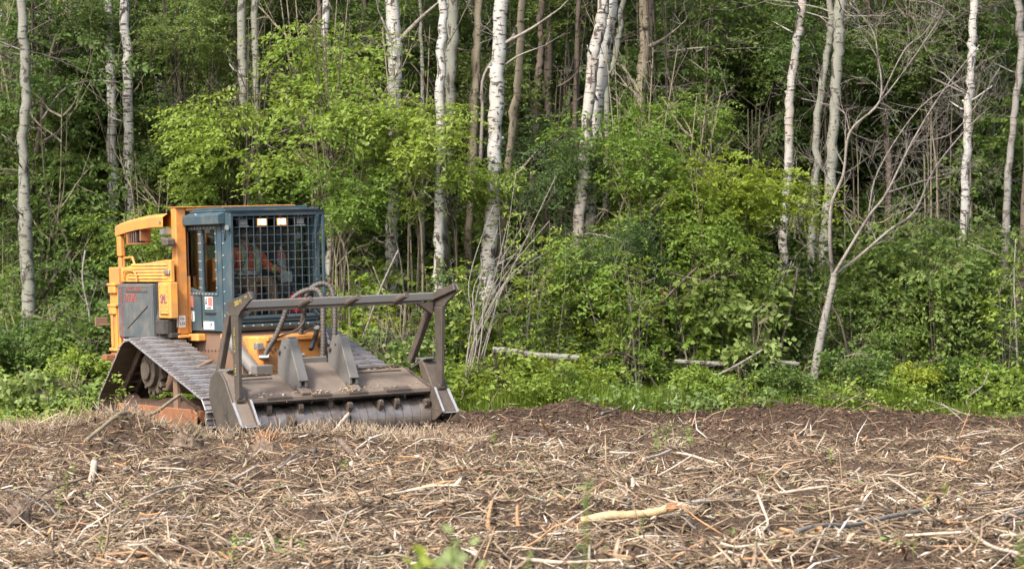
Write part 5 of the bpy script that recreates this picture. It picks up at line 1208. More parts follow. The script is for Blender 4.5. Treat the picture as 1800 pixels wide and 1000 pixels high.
rg = random.Random(21); Y_ = 35.9; bz = at(1432, 672, Y_)
root = empty('bare_shrub', bz, label='leafless grey white shrub forking widely into fine twigs on the right', cat='shrub')
mb = MB(); pix_branch(mb, [(1430, 672), (1438, 620), (1452, 550), (1464, 500), (1466, 480)], Y_, 17, 11, 9, base=bz, rg=rg); mb.build('trunk', M['bark_lichen'], root, smooth=True)
for (P, a, b_, tw) in [
  ([(1466, 485), (1458, 420), (1462, 360), (1480, 305), (1494, 230), (1545, 175), (1542, 90), (1528, 50), (1490, 10)], 12, 3, 14),
  ([(1466, 485), (1490, 440), (1530, 380), (1560, 340), (1600, 250), (1660, 160), (1720, 80)], 11, 3, 16),
  ([(1470, 482), (1510, 450), (1560, 405), (1610, 370), (1640, 300), (1700, 230), (1740, 190)], 10, 2.5, 16),
  ([(1545, 175), (1590, 90), (1625, 60), (1650, 20)], 5, 2, 8),
  ([(1490, 235), (1560, 160), (1640, 60), (1655, 20)], 5, 2, 10),
  ([(1530, 380), (1545, 300), (1620, 190), (1700, 130)], 5, 2, 12),
  ([(1494, 232), (1485, 200), (1460, 185), (1410, 175)], 4, 2, 6),
  ([(1560, 340), (1640, 310), (1720, 290)], 4, 2, 10),
  ([(1466, 470), (1430, 430), (1400, 400)], 4, 2, 6),
  ([(1600, 250), (1680, 230), (1760, 120)], 4, 2, 8)]:
    mb = MB(); pix_branch(mb, P, Y_, a * .66, b_ * .6, 5, rg.uniform(-.5, .6), rg, .015, int(tw * 1.5), .60, bz, 2); mb.build('branch', M['twig_grey'], root, smooth=True)
def dead(label, P, Y, w0, w1, mat, cat='dead branch', twig=4, name='dead_branch', dy=0, tl=.4, n=6, group=None, jit=0.0):
    rgd = random.Random(hash((round(P[0][0]), round(P[-1][0]))) % 9999)
    b0 = at(P[0][0], P[0][1], Y); mb = MB(); pix_branch(mb, P, Y, w0, w1, n, dy, rgd, jit, twig, tl, b0)
    o = mb.build(name, M[mat], None, smooth=True); o.location = b0; return tag(o, label, cat, group)
dead('long arched grey dead branch bending down to the grass right of the first log', [(1040, 632), (1070, 622), (1100, 622), (1130, 645), (1162, 690)], 35.7, 3, 4, 'twig_dark', twig=1)
dead('grey dead pole leaning from the soil edge up to the bare shrub', [(1140, 712), (1200, 685), (1280, 650), (1340, 615)], 35.2, 5, 4, 'twig_grey', twig=3)
dead('thin dark branch sloping up over the first log towards the bright bush', [(1095, 640), (1130, 580), (1165, 530), (1225, 470)], 35.9, 6, 4, 'twig_dark', twig=4)
dead('dark upright dead stem standing between the second log and the bush', [(1365, 665), (1375, 600), (1395, 520), (1402, 470)], 36.2, 7, 4, 'twig_dark', twig=3)
dead('dark dead stem leaning left from below the bare shrub', [(1498, 690), (1490, 620), (1475, 560), (1445, 515)], 35.9, 5, 4, 'twig_dark', twig=2)
dead('pale crooked twig rising from the grass near the right edge', [(1705, 720), (1700, 700), (1725, 680), (1738, 655)], 35.0, 4, 3, 'twig_grey', twig=2)
dead('thin leaning grey pole behind the cab side, right of the mottled trunk', [(70, 525), (100, 480), (125, 440)], 37.2, 8, 5, 'twig_dark', twig=3)
dead('bare crooked grey sapling left of the rear of the machine', [(160, 700), (155, 600), (158, 560), (145, 490), (150, 440)], 36.4, 5, 3, 'twig_grey', twig=6)
dead('bare arched branch across the two pale trunks on the left', [(75, 210), (110, 160), (155, 143), (208, 145)], 38.0, 5, 4, 'twig_grey', twig=6, tl=.6)
dead('tall dark crooked stem splitting in the upper left wood', [(45, 400), (62, 280), (75, 200), (80, 130), (100, 60)], 38.2, 12, 5, 'twig_dark', twig=8, tl=.7)
dead('dead branch hanging diagonally right of the yellow guard', [(300, 275), (330, 245), (355, 225)], 40.5, 3, 4, 'twig_grey', twig=4)
dead('thin dead stem leaning right behind the push frame', [(628, 620), (650, 560), (672, 500), (700, 440)], 35.2, 4, 3, 'twig_grey', twig=3)
dead('orange flecked snapped stem between the stout birch and the peeling one', [(938, 530), (955, 495), (972, 475)], 36.5, 9, 8, 'wood_bark', twig=2)
dead('knotty forked dead snag left of the pinkish birch at mid height', [(845, 290), (848, 200), (852, 130), (905, 60)], 38.0, 7, 4, 'twig_grey', twig=5)
# bundle of thin pale stems leaning right of the rotor head
rg = random.Random(31)
for k, nth in enumerate(('first', 'second', 'third', 'fourth', 'fifth', 'sixth', 'seventh', 'eighth', 'ninth', 'tenth', 'eleventh', 'last')):
    x0 = 822 + rg.uniform(-14, 12); x1 = 868 + k * 10 + rg.uniform(-3, 3); yt = rg.uniform(300, 460)
    dead('leaning pale dry stem beside the rotor head, ' + (nth + ' tip from the left' if k < 11 else 'rightmost tip'), [(x0, 705), (x0 + 22 + rg.uniform(-8, 8), 600), ((x0 + x1) / 2 + rg.uniform(-18, 10), 500), (x1, yt)], 35.2 + rg.uniform(-.3, .5), rg.uniform(2.5, 5), 1.2, 'twig_grey', 'dry stem', 3, 'dry_stem', rg.uniform(0, .8), .45, 5, 'leaning dry stems beside the rotor head', .02)
for k in range(26):
    x0 = rg.choice([rg.uniform(-20, 360), rg.uniform(560, 800), rg.uniform(860, 1500), rg.uniform(1300, 1820)]); Yk = rg.uniform(35.8, 37.8); h = rg.uniform(120, 330); ln = rg.uniform(-60, 60)
    o = dead('thin bare upright sapling stem among the undergrowth leaves', [(x0, 690), (x0 + ln * .3, 690 - h * .35), (x0 + ln * .55 + rg.uniform(-8, 8), 690 - h * .7), (x0 + ln, 690 - h)], Yk, rg.uniform(3, 6), 2, rg.choice(['twig_grey', 'twig_dark', 'twig_grey', 'twig_tan']), 'sapling stem', 6, 'bare_sapling', rg.uniform(-.4, .6), .5, 4, 'bare sapling stems in the undergrowth', .02); placed(o, 'thin bare upright stem', x0 + ln * .4, 500)
# twiggy brush hanging in the wood
for k in range(12):
    side = rg.random()
    px = rg.uniform(0, 400) if side < .35 else (rg.uniform(1100, 1260) if side < .5 else (rg.uniform(1280, 1800) if side < .75 else rg.uniform(400, 1100))); py = rg.uniform(20, 560)
    mb = MB(); b0 = at(px, py, rg.uniform(38, 42)); g = float(gz(b0.x, b0.y))
    root = empty('bare_bush', (b0.x, b0.y, g), label='bare twiggy bush with tangled grey twigs under the trees', cat='bush', group='bare twiggy bushes')
    placed(root, 'bare twiggy tangled bush', px, py); t_ = obj_of('dead_twigs', twig_me[rg.choice(['g0', 'g1', 'g2', 'd0', 'g0'])], root, (0, 0, b0.z - g)); t_.rotation_euler = (rg.uniform(-.4, .4), rg.uniform(-.4, .4), rg.uniform(0, 6.28)); s_ = rg.uniform(.8, 1.5); t_.scale = (s_, s_, s_)
    st = MB(); st.tube(smooth_pts([(0, 0, -.05), (rg.gauss(0, .08), 0, (b0.z - g) * .5), (0, 0, b0.z - g)], 3), .010, 4); st.build('stem', M['twig_dark'], root)
# wilted leaves hanging on two broken twigs
for (px, py, lb) in ((1180, 525, 'brown wilted leaves hanging on a broken branch above the second log'), (405, 60, 'rusty brown dead leaves high above the cab left of the grey pair')):
    rng = np.random.default_rng(px); Yk = 36.0 if px > 1000 else 41; c0 = at(px, py, Yk)
    P = rng.normal(0, 1, (26, 3)) * np.array([.16, .1, .16]); V, F = leaves_np(P, unit(rng.normal(0, .4, P.shape) + np.array([0, 0, -1])), unit(rng.normal(0, 1, P.shape)), rng.uniform(.05, .12, 26), rng.uniform(.02, .045, 26))
    root = empty('wilted_branch', c0, label=lb, cat='branch'); f_ = mesh_np('dead_leaves', V, F, M['leaf_wilt'], root, False, np.repeat(rng.uniform(0, 1, 26), 4)); f_['kind'] = 'stuff'
    m_ = MB(); branch_rec(m_, (-.3, .1, .1), (1, 0, .2), .8, .012, 2, 4, .5, (3, 4)); m_.build('twigs', M['twig_dark'], root)

# fallen logs
def log(label, P, Y, w0, w1, mat, ends=True, dy=0, n=12):
    b0 = at(P[0][0], P[0][1], Y); mb = MB(); rgd = random.Random(len(label)); pts = [at(p[0], p[1], Y + dy * i / (len(P) - 1)) - b0 for i, p in enumerate(P)]
    sp = smooth_pts(pts, 6); m_ = len(sp); rr = [(w0 + (w1 - w0) * i / (m_ - 1)) * Y / FPX / 2 * rgd.uniform(.9, 1.08) for i in range(m_)]
    root = empty('fallen_log', b0, label=label, cat='log'); mb.tube(sp, rr, n); mb.build('bark_shell', M[mat], root, smooth=True)
    if ends:
        e = MB(); d = (sp[0] - sp[1]).normalized()
        for k in range(9): a = 6.28 * k / 9; r = rr[0] * .7; o = Vector((0, math.cos(a) * r, math.sin(a) * r)); e.tube([sp[0] + o * .9 - d * .02, sp[0] + o + d * rgd.uniform(.03, .14)], [.02, .004], 4)
        e.build('splintered_end', M['wood_orange'], root)
    return root
log('pale grey log lying level from the birch foot to the right, nearest one', [(866, 616), (900, 618), (940, 625), (1000, 628), (1018, 630)], 35.2, 14, 12, 'bark_grey', False)
log('second grey fallen log lying behind the pale leaved sprig left of the bare shrub', [(1186, 635), (1240, 638), (1300, 641), (1360, 636), (1405, 640)], 35.7, 8, 9, 'bark_grey', False)
log('third thin pale log piece right of the bare shrub ending in a reddish tip', [(1455, 640), (1520, 643), (1580, 645), (1622, 644)], 35.9, 7, 6, 'bark_pink', False)
log('thin dark pole lying on the wood edge near the right border', [(1610, 722), (1660, 718), (1700, 722), (1760, 727)], 34.7, 6, 5, 'wood_bark', False)

# ---- grass and low herbs along the wood edge
rng = np.random.default_rng(5)
n = 52000
gx = rng.uniform(-8.8, 8.8, n); gy = 34.4 + np.abs(rng.normal(0, 1, n)) * 1.3
left = rng.random(n) < .10; gx[left] = rng.uniform(-8.5, -4.9, left.sum()); gy[left] = rng.uniform(31.8, 35.0, left.sum())
tp = gtype(gx, gy); k_ = (tp > .95) & (vnoise(gx, gy, 1.3, 2) > -.2 + .1 * np.sin(gx * 3)); gx, gy = gx[k_], gy[k_]; n = len(gx)
base = np.stack([gx, gy, gz(gx, gy) - .01], 1); h = rng.uniform(.06, .34, n) * np.clip(1 + 1.6 * vnoise(gx, gy, .9, 0) + .8 * vnoise(gx, gy, 2.5, 1), .25, 2) * np.where(gx < -4.5, .7, 1); a = rng.uniform(0, 6.283, n); ln = rng.uniform(.05, .6, n)[:, None]
dr = np.stack([np.cos(a), np.sin(a), np.zeros(n)], 1); sd_ = np.stack([-np.sin(a), np.cos(a), np.zeros(n)], 1) * rng.uniform(.003, .007, n)[:, None]
m1 = base + dr * h[:, None] * ln * .3 + np.array([0, 0, 1]) * h[:, None] * .6; tp_ = base + dr * h[:, None] * ln + np.array([0, 0, 1]) * h[:, None]
V = np.stack([base - sd_, base + sd_, m1 + sd_ * .8, m1 - sd_ * .8, tp_], 1).reshape(-1, 3); b_ = np.arange(n)[:, None] * 5
F = np.concatenate([b_ + np.array([0, 1, 2]), b_ + np.array([0, 2, 3]), b_ + np.array([3, 2, 4])], 0)
tag(mesh_np('grass', V, F, M['grass'], None, False, np.repeat(rng.uniform(0, 1, n), 5)), kind='stuff')
n = 8500; gx = rng.uniform(-8.8, 8.8, n); gy = 34.2 + rng.uniform(0, 1, n) ** 1.4 * 4.5; tp = gtype(gx, gy); k_ = (tp > 1.0) & (vnoise(gx, gy, 1.0, 2) + .5 * vnoise(gx, gy, 3, 1) > -.15); gx, gy = gx[k_], gy[k_]
lf = rng.random(1500); gx = np.concatenate([gx, rng.uniform(-8.6, -5.0, 900)]); gy = np.concatenate([gy, rng.uniform(31.6, 35.5, 900)])
P = np.stack([gx, gy, gz(gx, gy) + rng.uniform(.04, 1, len(gx)) ** 1.3 * .55 * np.clip(.8 + 1.5 * vnoise(gx, gy, .8, 0), .2, 1.6)], 1)
V, F, T = sprays(P, rng.normal(0, 1, P.shape) * np.array([1, 1, .25]) + np.array([0, 0, .35]), 8, .2, .07, .2, rng, .5, .6)
tag(mesh_np('ground_herbs', V, F, M['leaf_lime'], None, False, T), kind='stuff')
n = 300; gx = np.concatenate([rng.normal(-6.2, .55, n // 2), rng.normal(2.2, .9, n // 4), rng.normal(-7.4, .5, n // 4)]); gy = np.concatenate([rng.normal(33.6, .45, n // 2), rng.normal(34.2, .3, n // 4), rng.normal(33.0, .4, n // 4)])
P = np.stack([gx, gy, gz(gx, gy) + rng.uniform(.08, .38, len(gx))], 1)
V, F, T = sprays(P, rng.normal(0, 1, P.shape) * np.array([1, 1, .3]), 7, .22, .085, .2, rng, .7, .65)
tag(mesh_np('pale_herbs', V, F, M['leaf_pale'], None, False, T), kind='stuff')

# ------------------------------------------------------------------ shredded wood over the clearing
def sticks_np(C, D, L, R, bend, rng, flatn=None):
    """tapered three-sided splinters with one bend: 9 verts, 12 quads/tris each (as quads, degenerate none)"""
    n = len(C); D = unit(D); up = np.array([0, 0, 1.0]) + rng.normal(0, .3, (n, 3)); S1 = unit(np.cross(D, up)); S2 = np.cross(S1, D)
    ph = rng.uniform(0, 6.283, n); ring = []
    mid = C + D * L[:, None] * .5 + S1 * (bend * L)[:, None] + S2 * (rng.uniform(0, .6, n) * np.abs(bend) * L)[:, None]
    fl = np.ones(n) if flatn is None else flatn
    for P, f in ((C, .75), (mid, 1.0), (C + D * L[:, None], .35)):
        for k in range(3):
            a = ph + 2.0944 * k; ring.append(P + S1 * (np.cos(a) * R * f * fl)[:, None] + S2 * (np.sin(a) * R * f / fl ** .6)[:, None])
    V = np.stack(ring, 1).reshape(-1, 3); b_ = np.arange(n)[:, None] * 9; Fq = []
    for r in (0, 3):
        for k in range(3):
            k2 = (k + 1) % 3; Fq.append(b_ + np.array([r + k, r + k2, r + 3 + k2])); Fq.append(b_ + np.array([r + k, r + 3 + k2, r + 3 + k]))
    Fq.append(b_ + np.array([2, 1, 0])); Fq.append(b_ + np.array([6, 7, 8]))
    return V, np.concatenate(Fq, 0)
rng = np.random.default_rng(3)
def scatter(n, mode):
    if mode == 'screen':
        py = rng.uniform(690, 1040, n); y = CAM_H * FPX / (py - 500); x = rng.uniform(-.235, .235, n) * y
    else:
        y = rng.uniform(14.8, 35, n); x = rng.uniform(-.24, .24, n) * y
    return x, y
xa, ya = scatter(165000, 'screen'); xb, yb = scatter(60000, 'area')
x = np.concatenate([xa, xb]); y = np.concatenate([ya, yb])
ty = gtype(x, y)
dens = np.where(ty < .5, 1.0, np.where(ty < 1.3, .7, .03)) * np.clip(.80 + 1.9 * vnoise(x, y * 1.7, 1.1, 3) + 1.2 * vnoise(x, y * 1.5, 3.5, 0), .2, 1.6)
fr = np.exp(-((y - 28.3) / .7) ** 2) * ((x > -6.8) & (x < -.6)); dens = dens + fr * .5
k_ = rng.random(len(x)) < dens * .95; x, y, ty = x[k_], y[k_], ty[k_]
# keep the machine's own footprint clear
u_ = (x + 1.9) * math.cos(R_(33)) + (y - 30) * math.sin(R_(33)); v_ = -(x + 1.9) * math.sin(R_(33)) + (y - 30) * math.cos(R_(33))
k_ = ~((np.abs(u_) < 1.6) & (v_ > .15) & (v_ < 5)); x, y, ty = x[k_], y[k_], ty[k_]
n = len(x)
L = np.clip(rng.lognormal(math.log(.055), .62, n), .010, .36) * np.where(ty < .5, 1, .62); R = np.clip(L * rng.uniform(.022, .085, n), .0016, .010)
lng = rng.random(n) < .016; L[lng] = rng.uniform(.2, .6, lng.sum()); R[lng] = rng.uniform(.003, .008, lng.sum())
az_ = rng.normal(0, .9, n) * np.where(lng, .45, 1) + np.where(rng.random(n) < .5, 0, math.pi) + 1.2 * vnoise(x, y, .8, 1)
pit = np.abs(rng.normal(.05, .32, n)); tall = rng.random(n) < .07; pit[tall] = rng.uniform(.5, 1.4, tall.sum())
D = np.stack([np.cos(az_) * np.cos(pit), np.sin(az_) * np.cos(pit), np.sin(pit)], 1)
pile = rng.uniform(0, 1, n) ** 1.6 * .06 * (1 + 1.5 * np.clip(vnoise(x, y, 1.6, 2) * 2, -.5, 1))
C = np.stack([x, y, gz(x, y) + pile - .004], 1) - D * L[:, None] * .25
# splinter tones: mostly brown and grey, patches of paler fibre, paler up the pile
tb = np.clip(rng.beta(1.8, 2.1, n) * .86 + .34 * vnoise(x, y * 1.5, 1.0, 0) + .26 * vnoise(x, y * 1.5, 3.0, 3) + np.where(ty > .5, -.16, .03) + .10 * (pile / .08), 0, .93)
wh = rng.random(n) < .065; tb[wh] = rng.uniform(.93, 1.0, wh.sum()); og = rng.random(n) < .08; tb[og] = rng.uniform(.87, .92, og.sum())
fl = np.where(rng.random(n) < .35, rng.uniform(1.3, 2.4, n), 1.0)
big = (L > .10) | (rng.random(n) < .08)
V, F = sticks_np(C[big], D[big], L[big], R[big], rng.normal(0, .09, big.sum()), rng, fl[big])
tag(mesh_np('shredded_wood', V, F, M['chips'], None, False, np.repeat(tb[big], 9)), kind='stuff')
def shards_np(C, D, L, R, rng):
    n = len(C); S1 = unit(np.cross(D, rng.normal(0, 1, (n, 3)))); S2 = np.cross(S1, D); w1 = (R * rng.uniform(.8, 2.2, n))[:, None]; w2 = (R * rng.uniform(.3, .9, n))[:, None]
    V = np.stack([C + S1 * w1, C + D * (L * .25)[:, None] - S1 * w1 * .8, C + D * (L * .5)[:, None] + S2 * w2 * 1.5, C + D * L[:, None]], 1).reshape(-1, 3); b_ = np.arange(n)[:, None] * 4
    return V, np.concatenate([b_ + np.array(q) for q in ((0, 1, 2), (0, 2, 3), (1, 3, 2), (0, 3, 1))], 0)
sm = ~big; V, F = shards_np(C[sm], D[sm], L[sm], R[sm] * 1.15, rng)
tag(mesh_np('wood_shreds', V, F, M['chips'], None, False, np.repeat(tb[sm], 4)), kind='stuff')
# dark crumbs of peat
x = np.concatenate([rng.uniform(-1.2, 8.6, 16000), rng.uniform(-6, 7, 5000)]); y = np.concatenate([rng.uniform(29.5, 35.3, 16000), rng.uniform(15, 30, 5000)]); n = len(x)
s_ = rng.uniform(.006, .03, n)[:, None]; c0 = np.stack([x, y, gz(x, y) + s_[:, 0] * .4], 1)
oct_ = np.array([(1, 0, 0), (0, 1, 0), (-1, 0, 0), (0, -1, 0), (0, 0, 1)]); V = (c0[:, None, :] + (oct_[None] + rng.normal(0, .25, (n, 5, 3))) * s_[:, None, :]).reshape(-1, 3); b_ = np.arange(n)[:, None] * 5
F = np.concatenate([b_ + np.array(q) for q in ((0, 1, 4), (1, 2, 4), (2, 3, 4), (3, 0, 4))], 0)
tag(mesh_np('soil_crumbs', V, F, M['soilbits'], None, False, np.repeat(rng.uniform(0, 1, n), 5)), kind='stuff')
# torn green leaves among the chips
n = 2600; x, y = scatter(n, 'screen'); k_ = (vnoise(x, y, 1.4, 1) > .0) & (gtype(x, y) < 1.5); x, y = x[k_], y[k_]; n = len(x)
P = np.stack([x, y, gz(x, y) + rng.uniform(.02, .09, n)], 1); V, F = leaves_np(P, unit(rng.normal(0, 1, (n, 3)) * np.array([1, 1, .4])), unit(rng.normal(0, .5, (n, 3)) + np.array([0, 0, 1])), rng.uniform(.03, .07, n), rng.uniform(.015, .035, n))
tag(mesh_np('torn_leaves', V, F, M['leaf_pale'], None, False, np.repeat(rng.uniform(0, .8, n), 4)), kind='stuff')

# ---- bigger pieces one can point at; each has its own outline
def gat(px, py, lift=0.0, over=.085):         # a point of the ground seen at that place
    y = CAM_H * FPX / max(40, (py - 500))
    for _ in range(12):
        z = float(gz((px - 900) * y / FPX, y)) + lift + over; y = (CAM_H - z) * FPX / (py - 500)
    return Vector(((px - 900) * y / FPX, y, z))
def debris(label, P, w0, w1, mat, cat='branch', name='branch', lifts=None, n=7, rag=0, flat=1.0, group=None, seed=None, twig=0):
    rgd = random.Random(seed if seed is not None else int(P[0][0] * 7 + P[0][1])); y0 = None
    A = gat(P[0][0], P[0][1], (lifts or [0] * 9)[0]); B = gat(P[-1][0], P[-1][1], (lifts or [0] * 9)[len(P) - 1]); pts = []
    for i, p in enumerate(P):
        t_ = (p[0] - P[0][0]) / (P[-1][0] - P[0][0]) if abs(P[-1][0] - P[0][0]) > 20 else i / (len(P) - 1)
        Yk = A.y + (B.y - A.y) * max(0, min(1, t_)); q = at(p[0], p[1], Yk); g = float(gz(q.x, q.y)); q.z = max(q.z, g + .07 + w1 * Yk / FPX * .3); pts.append(q)
    b0 = pts[0].copy(); sp = [p - b0 for p in smooth_pts(pts, 5)]; m_ = len(sp)
    rr = [(w0 + (w1 - w0) * i / (m_ - 1)) * A.y / FPX / 2 * rgd.uniform(.88, 1.1) for i in range(m_)]
    root = empty(name, b0, label=label, cat=cat, group=group) if rag else None
    mb = MB(); mb.tube(sp, rr, n)
    if flat != 1.0: pass
    for k in range(twig):
        i = rgd.randrange(1, m_ - 1); branch_rec(mb, sp[i], (rgd.gauss(0, 1), rgd.gauss(0, .5), abs(rgd.gauss(0, .8))), rgd.uniform(.12, .3), rr[i] * .4, 1, 3, .5, (1, 2), .05, rgd)
    o = mb.build('shaft' if rag else name, M[mat], root, smooth=True)
    if not rag: o.location = b0; tag(o, label, cat, group)
    else:
        r_ = MB()
        for k in range(rag):
            end = rgd.random() < .5; i = 0 if end else m_ - 1; j = 1 if end else m_ - 2; d = (sp[i] - sp[j]).normalized(); q = sp[i] + Vector((0, rgd.gauss(0, rr[i] * .5), rgd.gauss(0, rr[i] * .5)))
            r_.tube([q - d * .03, q + d * rgd.uniform(.03, .16) + Vector((0, rgd.gauss(0, .02), rgd.gauss(0, .025)))], [rr[i] * .35, .002], 4)
        r_.build('splinters', M['wood_white'] if 'white' in mat or 'grey' in mat else M['wood_orange'], root)
    return root or o
debris('thick peeled yellow log piece lying in the right middle foreground', [(1022, 921), (1070, 915), (1110, 908), (1150, 900), (1172, 894)], 17, 14, 'wood_yellow', 'log', 'log_piece', n=12, rag=10)
debris('long pale split stick stretching right from the peeled yellow log', [(1180, 890), (1230, 882), (1290, 880), (1330, 874)], 10, 5, 'wood_white', rag=8)
debris('smooth grey bent branch in the bottom right with an orange broken end', [(1400, 934), (1440, 930), (1500, 922), (1560, 920), (1600, 908), (1630, 894)], 9, 9, 'wood_grey', rag=4, n=9)
debris('short orange broken tip joined to the smooth grey branch', [(1372, 936), (1400, 935), (1442, 927)], 7, 8, 'wood_orange', 'splinter', 'splinter')
debris('pale straight stick pointing left below the yellow log, leaning upright at its right end', [(995, 918), (1020, 902), (1046, 885)], 6, 3, 'wood_white', 'stick', 'stick', rag=3)
debris('dark hooked stub rising over the middle of the yellow log', [(1092, 926), (1098, 905), (1102, 890), (1095, 880)], 6, 5, 'wood_bark', 'stub', 'stub')
debris('white upright chip standing at the bottom edge right of centre', [(1036, 1000), (1036, 980), (1037, 958)], 6, 5, 'wood_white', 'chip', 'wood_chip')
debris('small pale upright chip in the middle of the field', [(1112, 858), (1113, 850), (1112, 842)], 8, 7, 'wood_white', 'chip', 'wood_chip')
debris('whitish torn slab standing left of the field above the crooked twig', [(160, 846), (163, 833), (166, 820)], 11, 15, 'wood_white', 'chip', 'wood_slab', rag=5)
debris('olive barked branch arching up before the orange track frame', [(150, 775), (175, 755), (215, 742), (262, 730), (300, 705), (316, 694)], 8, 7, 'wood_olive', rag=3, lifts=[0, 0, 0, .1, .25, .38], n=9, twig=2)
debris('broken pale side branch hanging from the tip of the olive branch', [(316, 694), (332, 707), (346, 720), (343, 742)], 6, 4, 'wood_white', lifts=[.38, .3, .2, .08])
debris('short olive branch lying right of the shredded stump before the track', [(232, 728), (262, 739), (300, 743)], 8, 5, 'wood_olive', lifts=[.12, .1, .1])
debris('pale broken stick leaning up in front of the rotor', [(583, 765), (598, 745), (613, 728)], 6, 8, 'wood_white', 'stick', 'stick', lifts=[0, .1, .2], rag=3)
debris('thin pale splinter upright in front of the right part of the rotor', [(655, 770), (660, 758), (665, 747)], 3, 3, 'wood_white', 'stick', 'stick', lifts=[0, .1, .15])
debris('long thin grey brown twig in the left foreground curving to the right', [(70, 872), (100, 855), (135, 845), (165, 838)], 4, 5, 'wood_bark', 'twig', 'twig')
debris('forked grey twig near the left border', [(5, 862), (35, 873), (55, 895), (88, 898)], 4, 3, 'wood_grey', 'twig', 'twig')
debris('grey forked twig crossing the first near the left border', [(55, 870), (75, 885), (100, 905)], 3, 3, 'wood_grey', 'twig', 'twig')
debris('long bleached branch across the left middle of the field', [(245, 880), (290, 860), (330, 852), (370, 850), (400, 846), (450, 832)], 4, 7, 'wood_white', rag=4, n=7)
debris('straight white stick lying in the left foreground', [(228, 916), (260, 912), (300, 909), (338, 911)], 6, 3, 'wood_white', 'stick', 'stick')
debris('orange brown long splinter in the lower left foreground', [(190, 990), (230, 985), (262, 981)], 4, 5, 'wood_orange', 'splinter', 'splinter')
debris('long brown stick with an orange split left end in the lower middle', [(715, 888), (760, 895), (800, 897), (870, 890)], 7, 5, 'wood_bark', rag=4)
debris('short orange wedge standing in the lower middle field', [(857, 922), (864, 911), (870, 903)], 9, 4, 'wood_orange', 'splinter', 'wedge')
debris('small pale stub sticking up left of the yellow log', [(910, 920), (909, 905), (910, 888)], 7, 6, 'wood_orange', 'stub', 'stub')
debris('flat orange splinter across the middle of the field', [(785, 830), (830, 824), (880, 829), (905, 827)], 5, 4, 'wood_orange', 'splinter', 'splinter')
debris('pale straight stick right below the rotor end', [(705, 865), (760, 858), (810, 853)], 5, 3, 'wood_white', 'stick', 'stick')
debris('long pale pole in the brush pile pointing down right', [(1190, 795), (1215, 800), (1245, 810), (1275, 818)], 4, 6, 'wood_white', 'pole', 'pole', lifts=[.08, .05, .02, 0], rag=2)
debris('pale pole in the brush pile pointing down left', [(1180, 790), (1160, 800), (1130, 818)], 5, 5, 'wood_white', 'pole', 'pole', lifts=[.1, .05, 0])
debris('dark upright stem standing in the brush pile', [(1178, 792), (1184, 770), (1182, 752)], 5, 3, 'wood_bark', 'stem', 'stem', lifts=[.03, .15, .25], twig=3)
debris('thin orange stalk standing up left of the brush pile in dark soil', [(975, 778), (965, 760), (950, 738)], 3, 3, 'wood_orange', 'stalk', 'stalk', lifts=[0, .1, .2])
debris('pair of pale curved splinters left of the brush pile, taller one', [(1035, 794), (1042, 785), (1052, 780)], 5, 4, 'wood_white', 'splinter', 'splinter', lifts=[0, .04, .08])
debris('straight thin branch slanting down at the right side of the dark hollow', [(1560, 838), (1590, 858), (1632, 888)], 3, 4, 'wood_white', 'branch', lifts=[.02, .02, .02])
debris('curving pale sapling whip in the bottom right', [(1425, 985), (1448, 955), (1458, 925), (1466, 905)], 4, 2, 'wood_white', 'whip', 'whip', lifts=[0, .05, .1, .15])
debris('pale stick lying below the grey bent branch', [(1505, 960), (1540, 945), (1572, 932)], 4, 3, 'wood_white', 'stick', 'stick')
debris('weathered pale log end at the right border', [(1765, 910), (1790, 902), (1815, 894)], 9, 12, 'wood_grey', 'log', 'log_piece', rag=3)
debris('orange split log piece at the right border below the weathered one', [(1665, 918), (1700, 920), (1725, 922)], 7, 7, 'wood_orange', 'log', 'log_piece')
debris('pale long branch lying flat in the far right field', [(1665, 776), (1700, 780), (1745, 779)], 4, 4, 'wood_white', rag=3)
debris('white short stick lying in the right field', [(1495, 838), (1505, 829), (1512, 824)], 6, 5, 'wood_white', 'stick', 'stick')
debris('long grey white branch in the right middle of the field', [(1350, 870), (1400, 862), (1440, 856), (1458, 854)], 6, 4, 'wood_white', rag=4)
debris('pale bone like forked root right of the long split stick', [(1332, 870), (1342, 895), (1350, 920), (1338, 935)], 6, 4, 'wood_white', 'root', 'root', lifts=[.12, .05, 0, 0], twig=3)
debris('long pale branch along the bottom right edge', [(1700, 985), (1740, 976), (1790, 972)], 7, 6, 'wood_white', rag=4)
debris('long pale branch along the bottom edge right of centre', [(930, 992), (990, 988), (1060, 985), (1120, 982)], 8, 5, 'wood_white', rag=6)
debris('flat whitish fibre slab at the bottom right corner area', [(1590, 975), (1640, 982), (1690, 988)], 5, 6, 'wood_white', rag=4)
debris('dark stub with bark lying left of the rotor head', [(545, 815), (548, 800), (552, 790)], 14, 12, 'wood_bark', 'stump', 'stub', rag=4, n=9)
debris('brown torn stump chunk in front of the middle of the rotor', [(598, 775), (612, 790), (622, 803)], 13, 9, 'wood_bark', 'stump', 'stump_chunk', rag=8, n=9, lifts=[.1, .05, 0])
debris('grey stick leaning across the pile at the left end of the rotor', [(495, 820), (530, 808), (560, 800)], 4, 3, 'wood_grey', 'stick', 'stick')
debris('bent dark branch in the dirt close to the foot of the stout birch', [(880, 700), (905, 694), (930, 688), (945, 680)], 6, 4, 'wood_bark', lifts=[0, .02, .05, .08])
debris('grey stick lying in the grass on top of the dark soil bank', [(1058, 726), (1075, 722), (1092, 718)], 5, 4, 'wood_grey', 'stick', 'stick')
debris('pale brown twig lying in the herbs left of the machine', [(0, 682), (30, 690), (55, 700)], 4, 3, 'wood_bark', 'twig', 'twig')
debris('long brown branch on the ground left of the track', [(100, 742), (130, 738), (172, 728)], 5, 7, 'wood_bark')
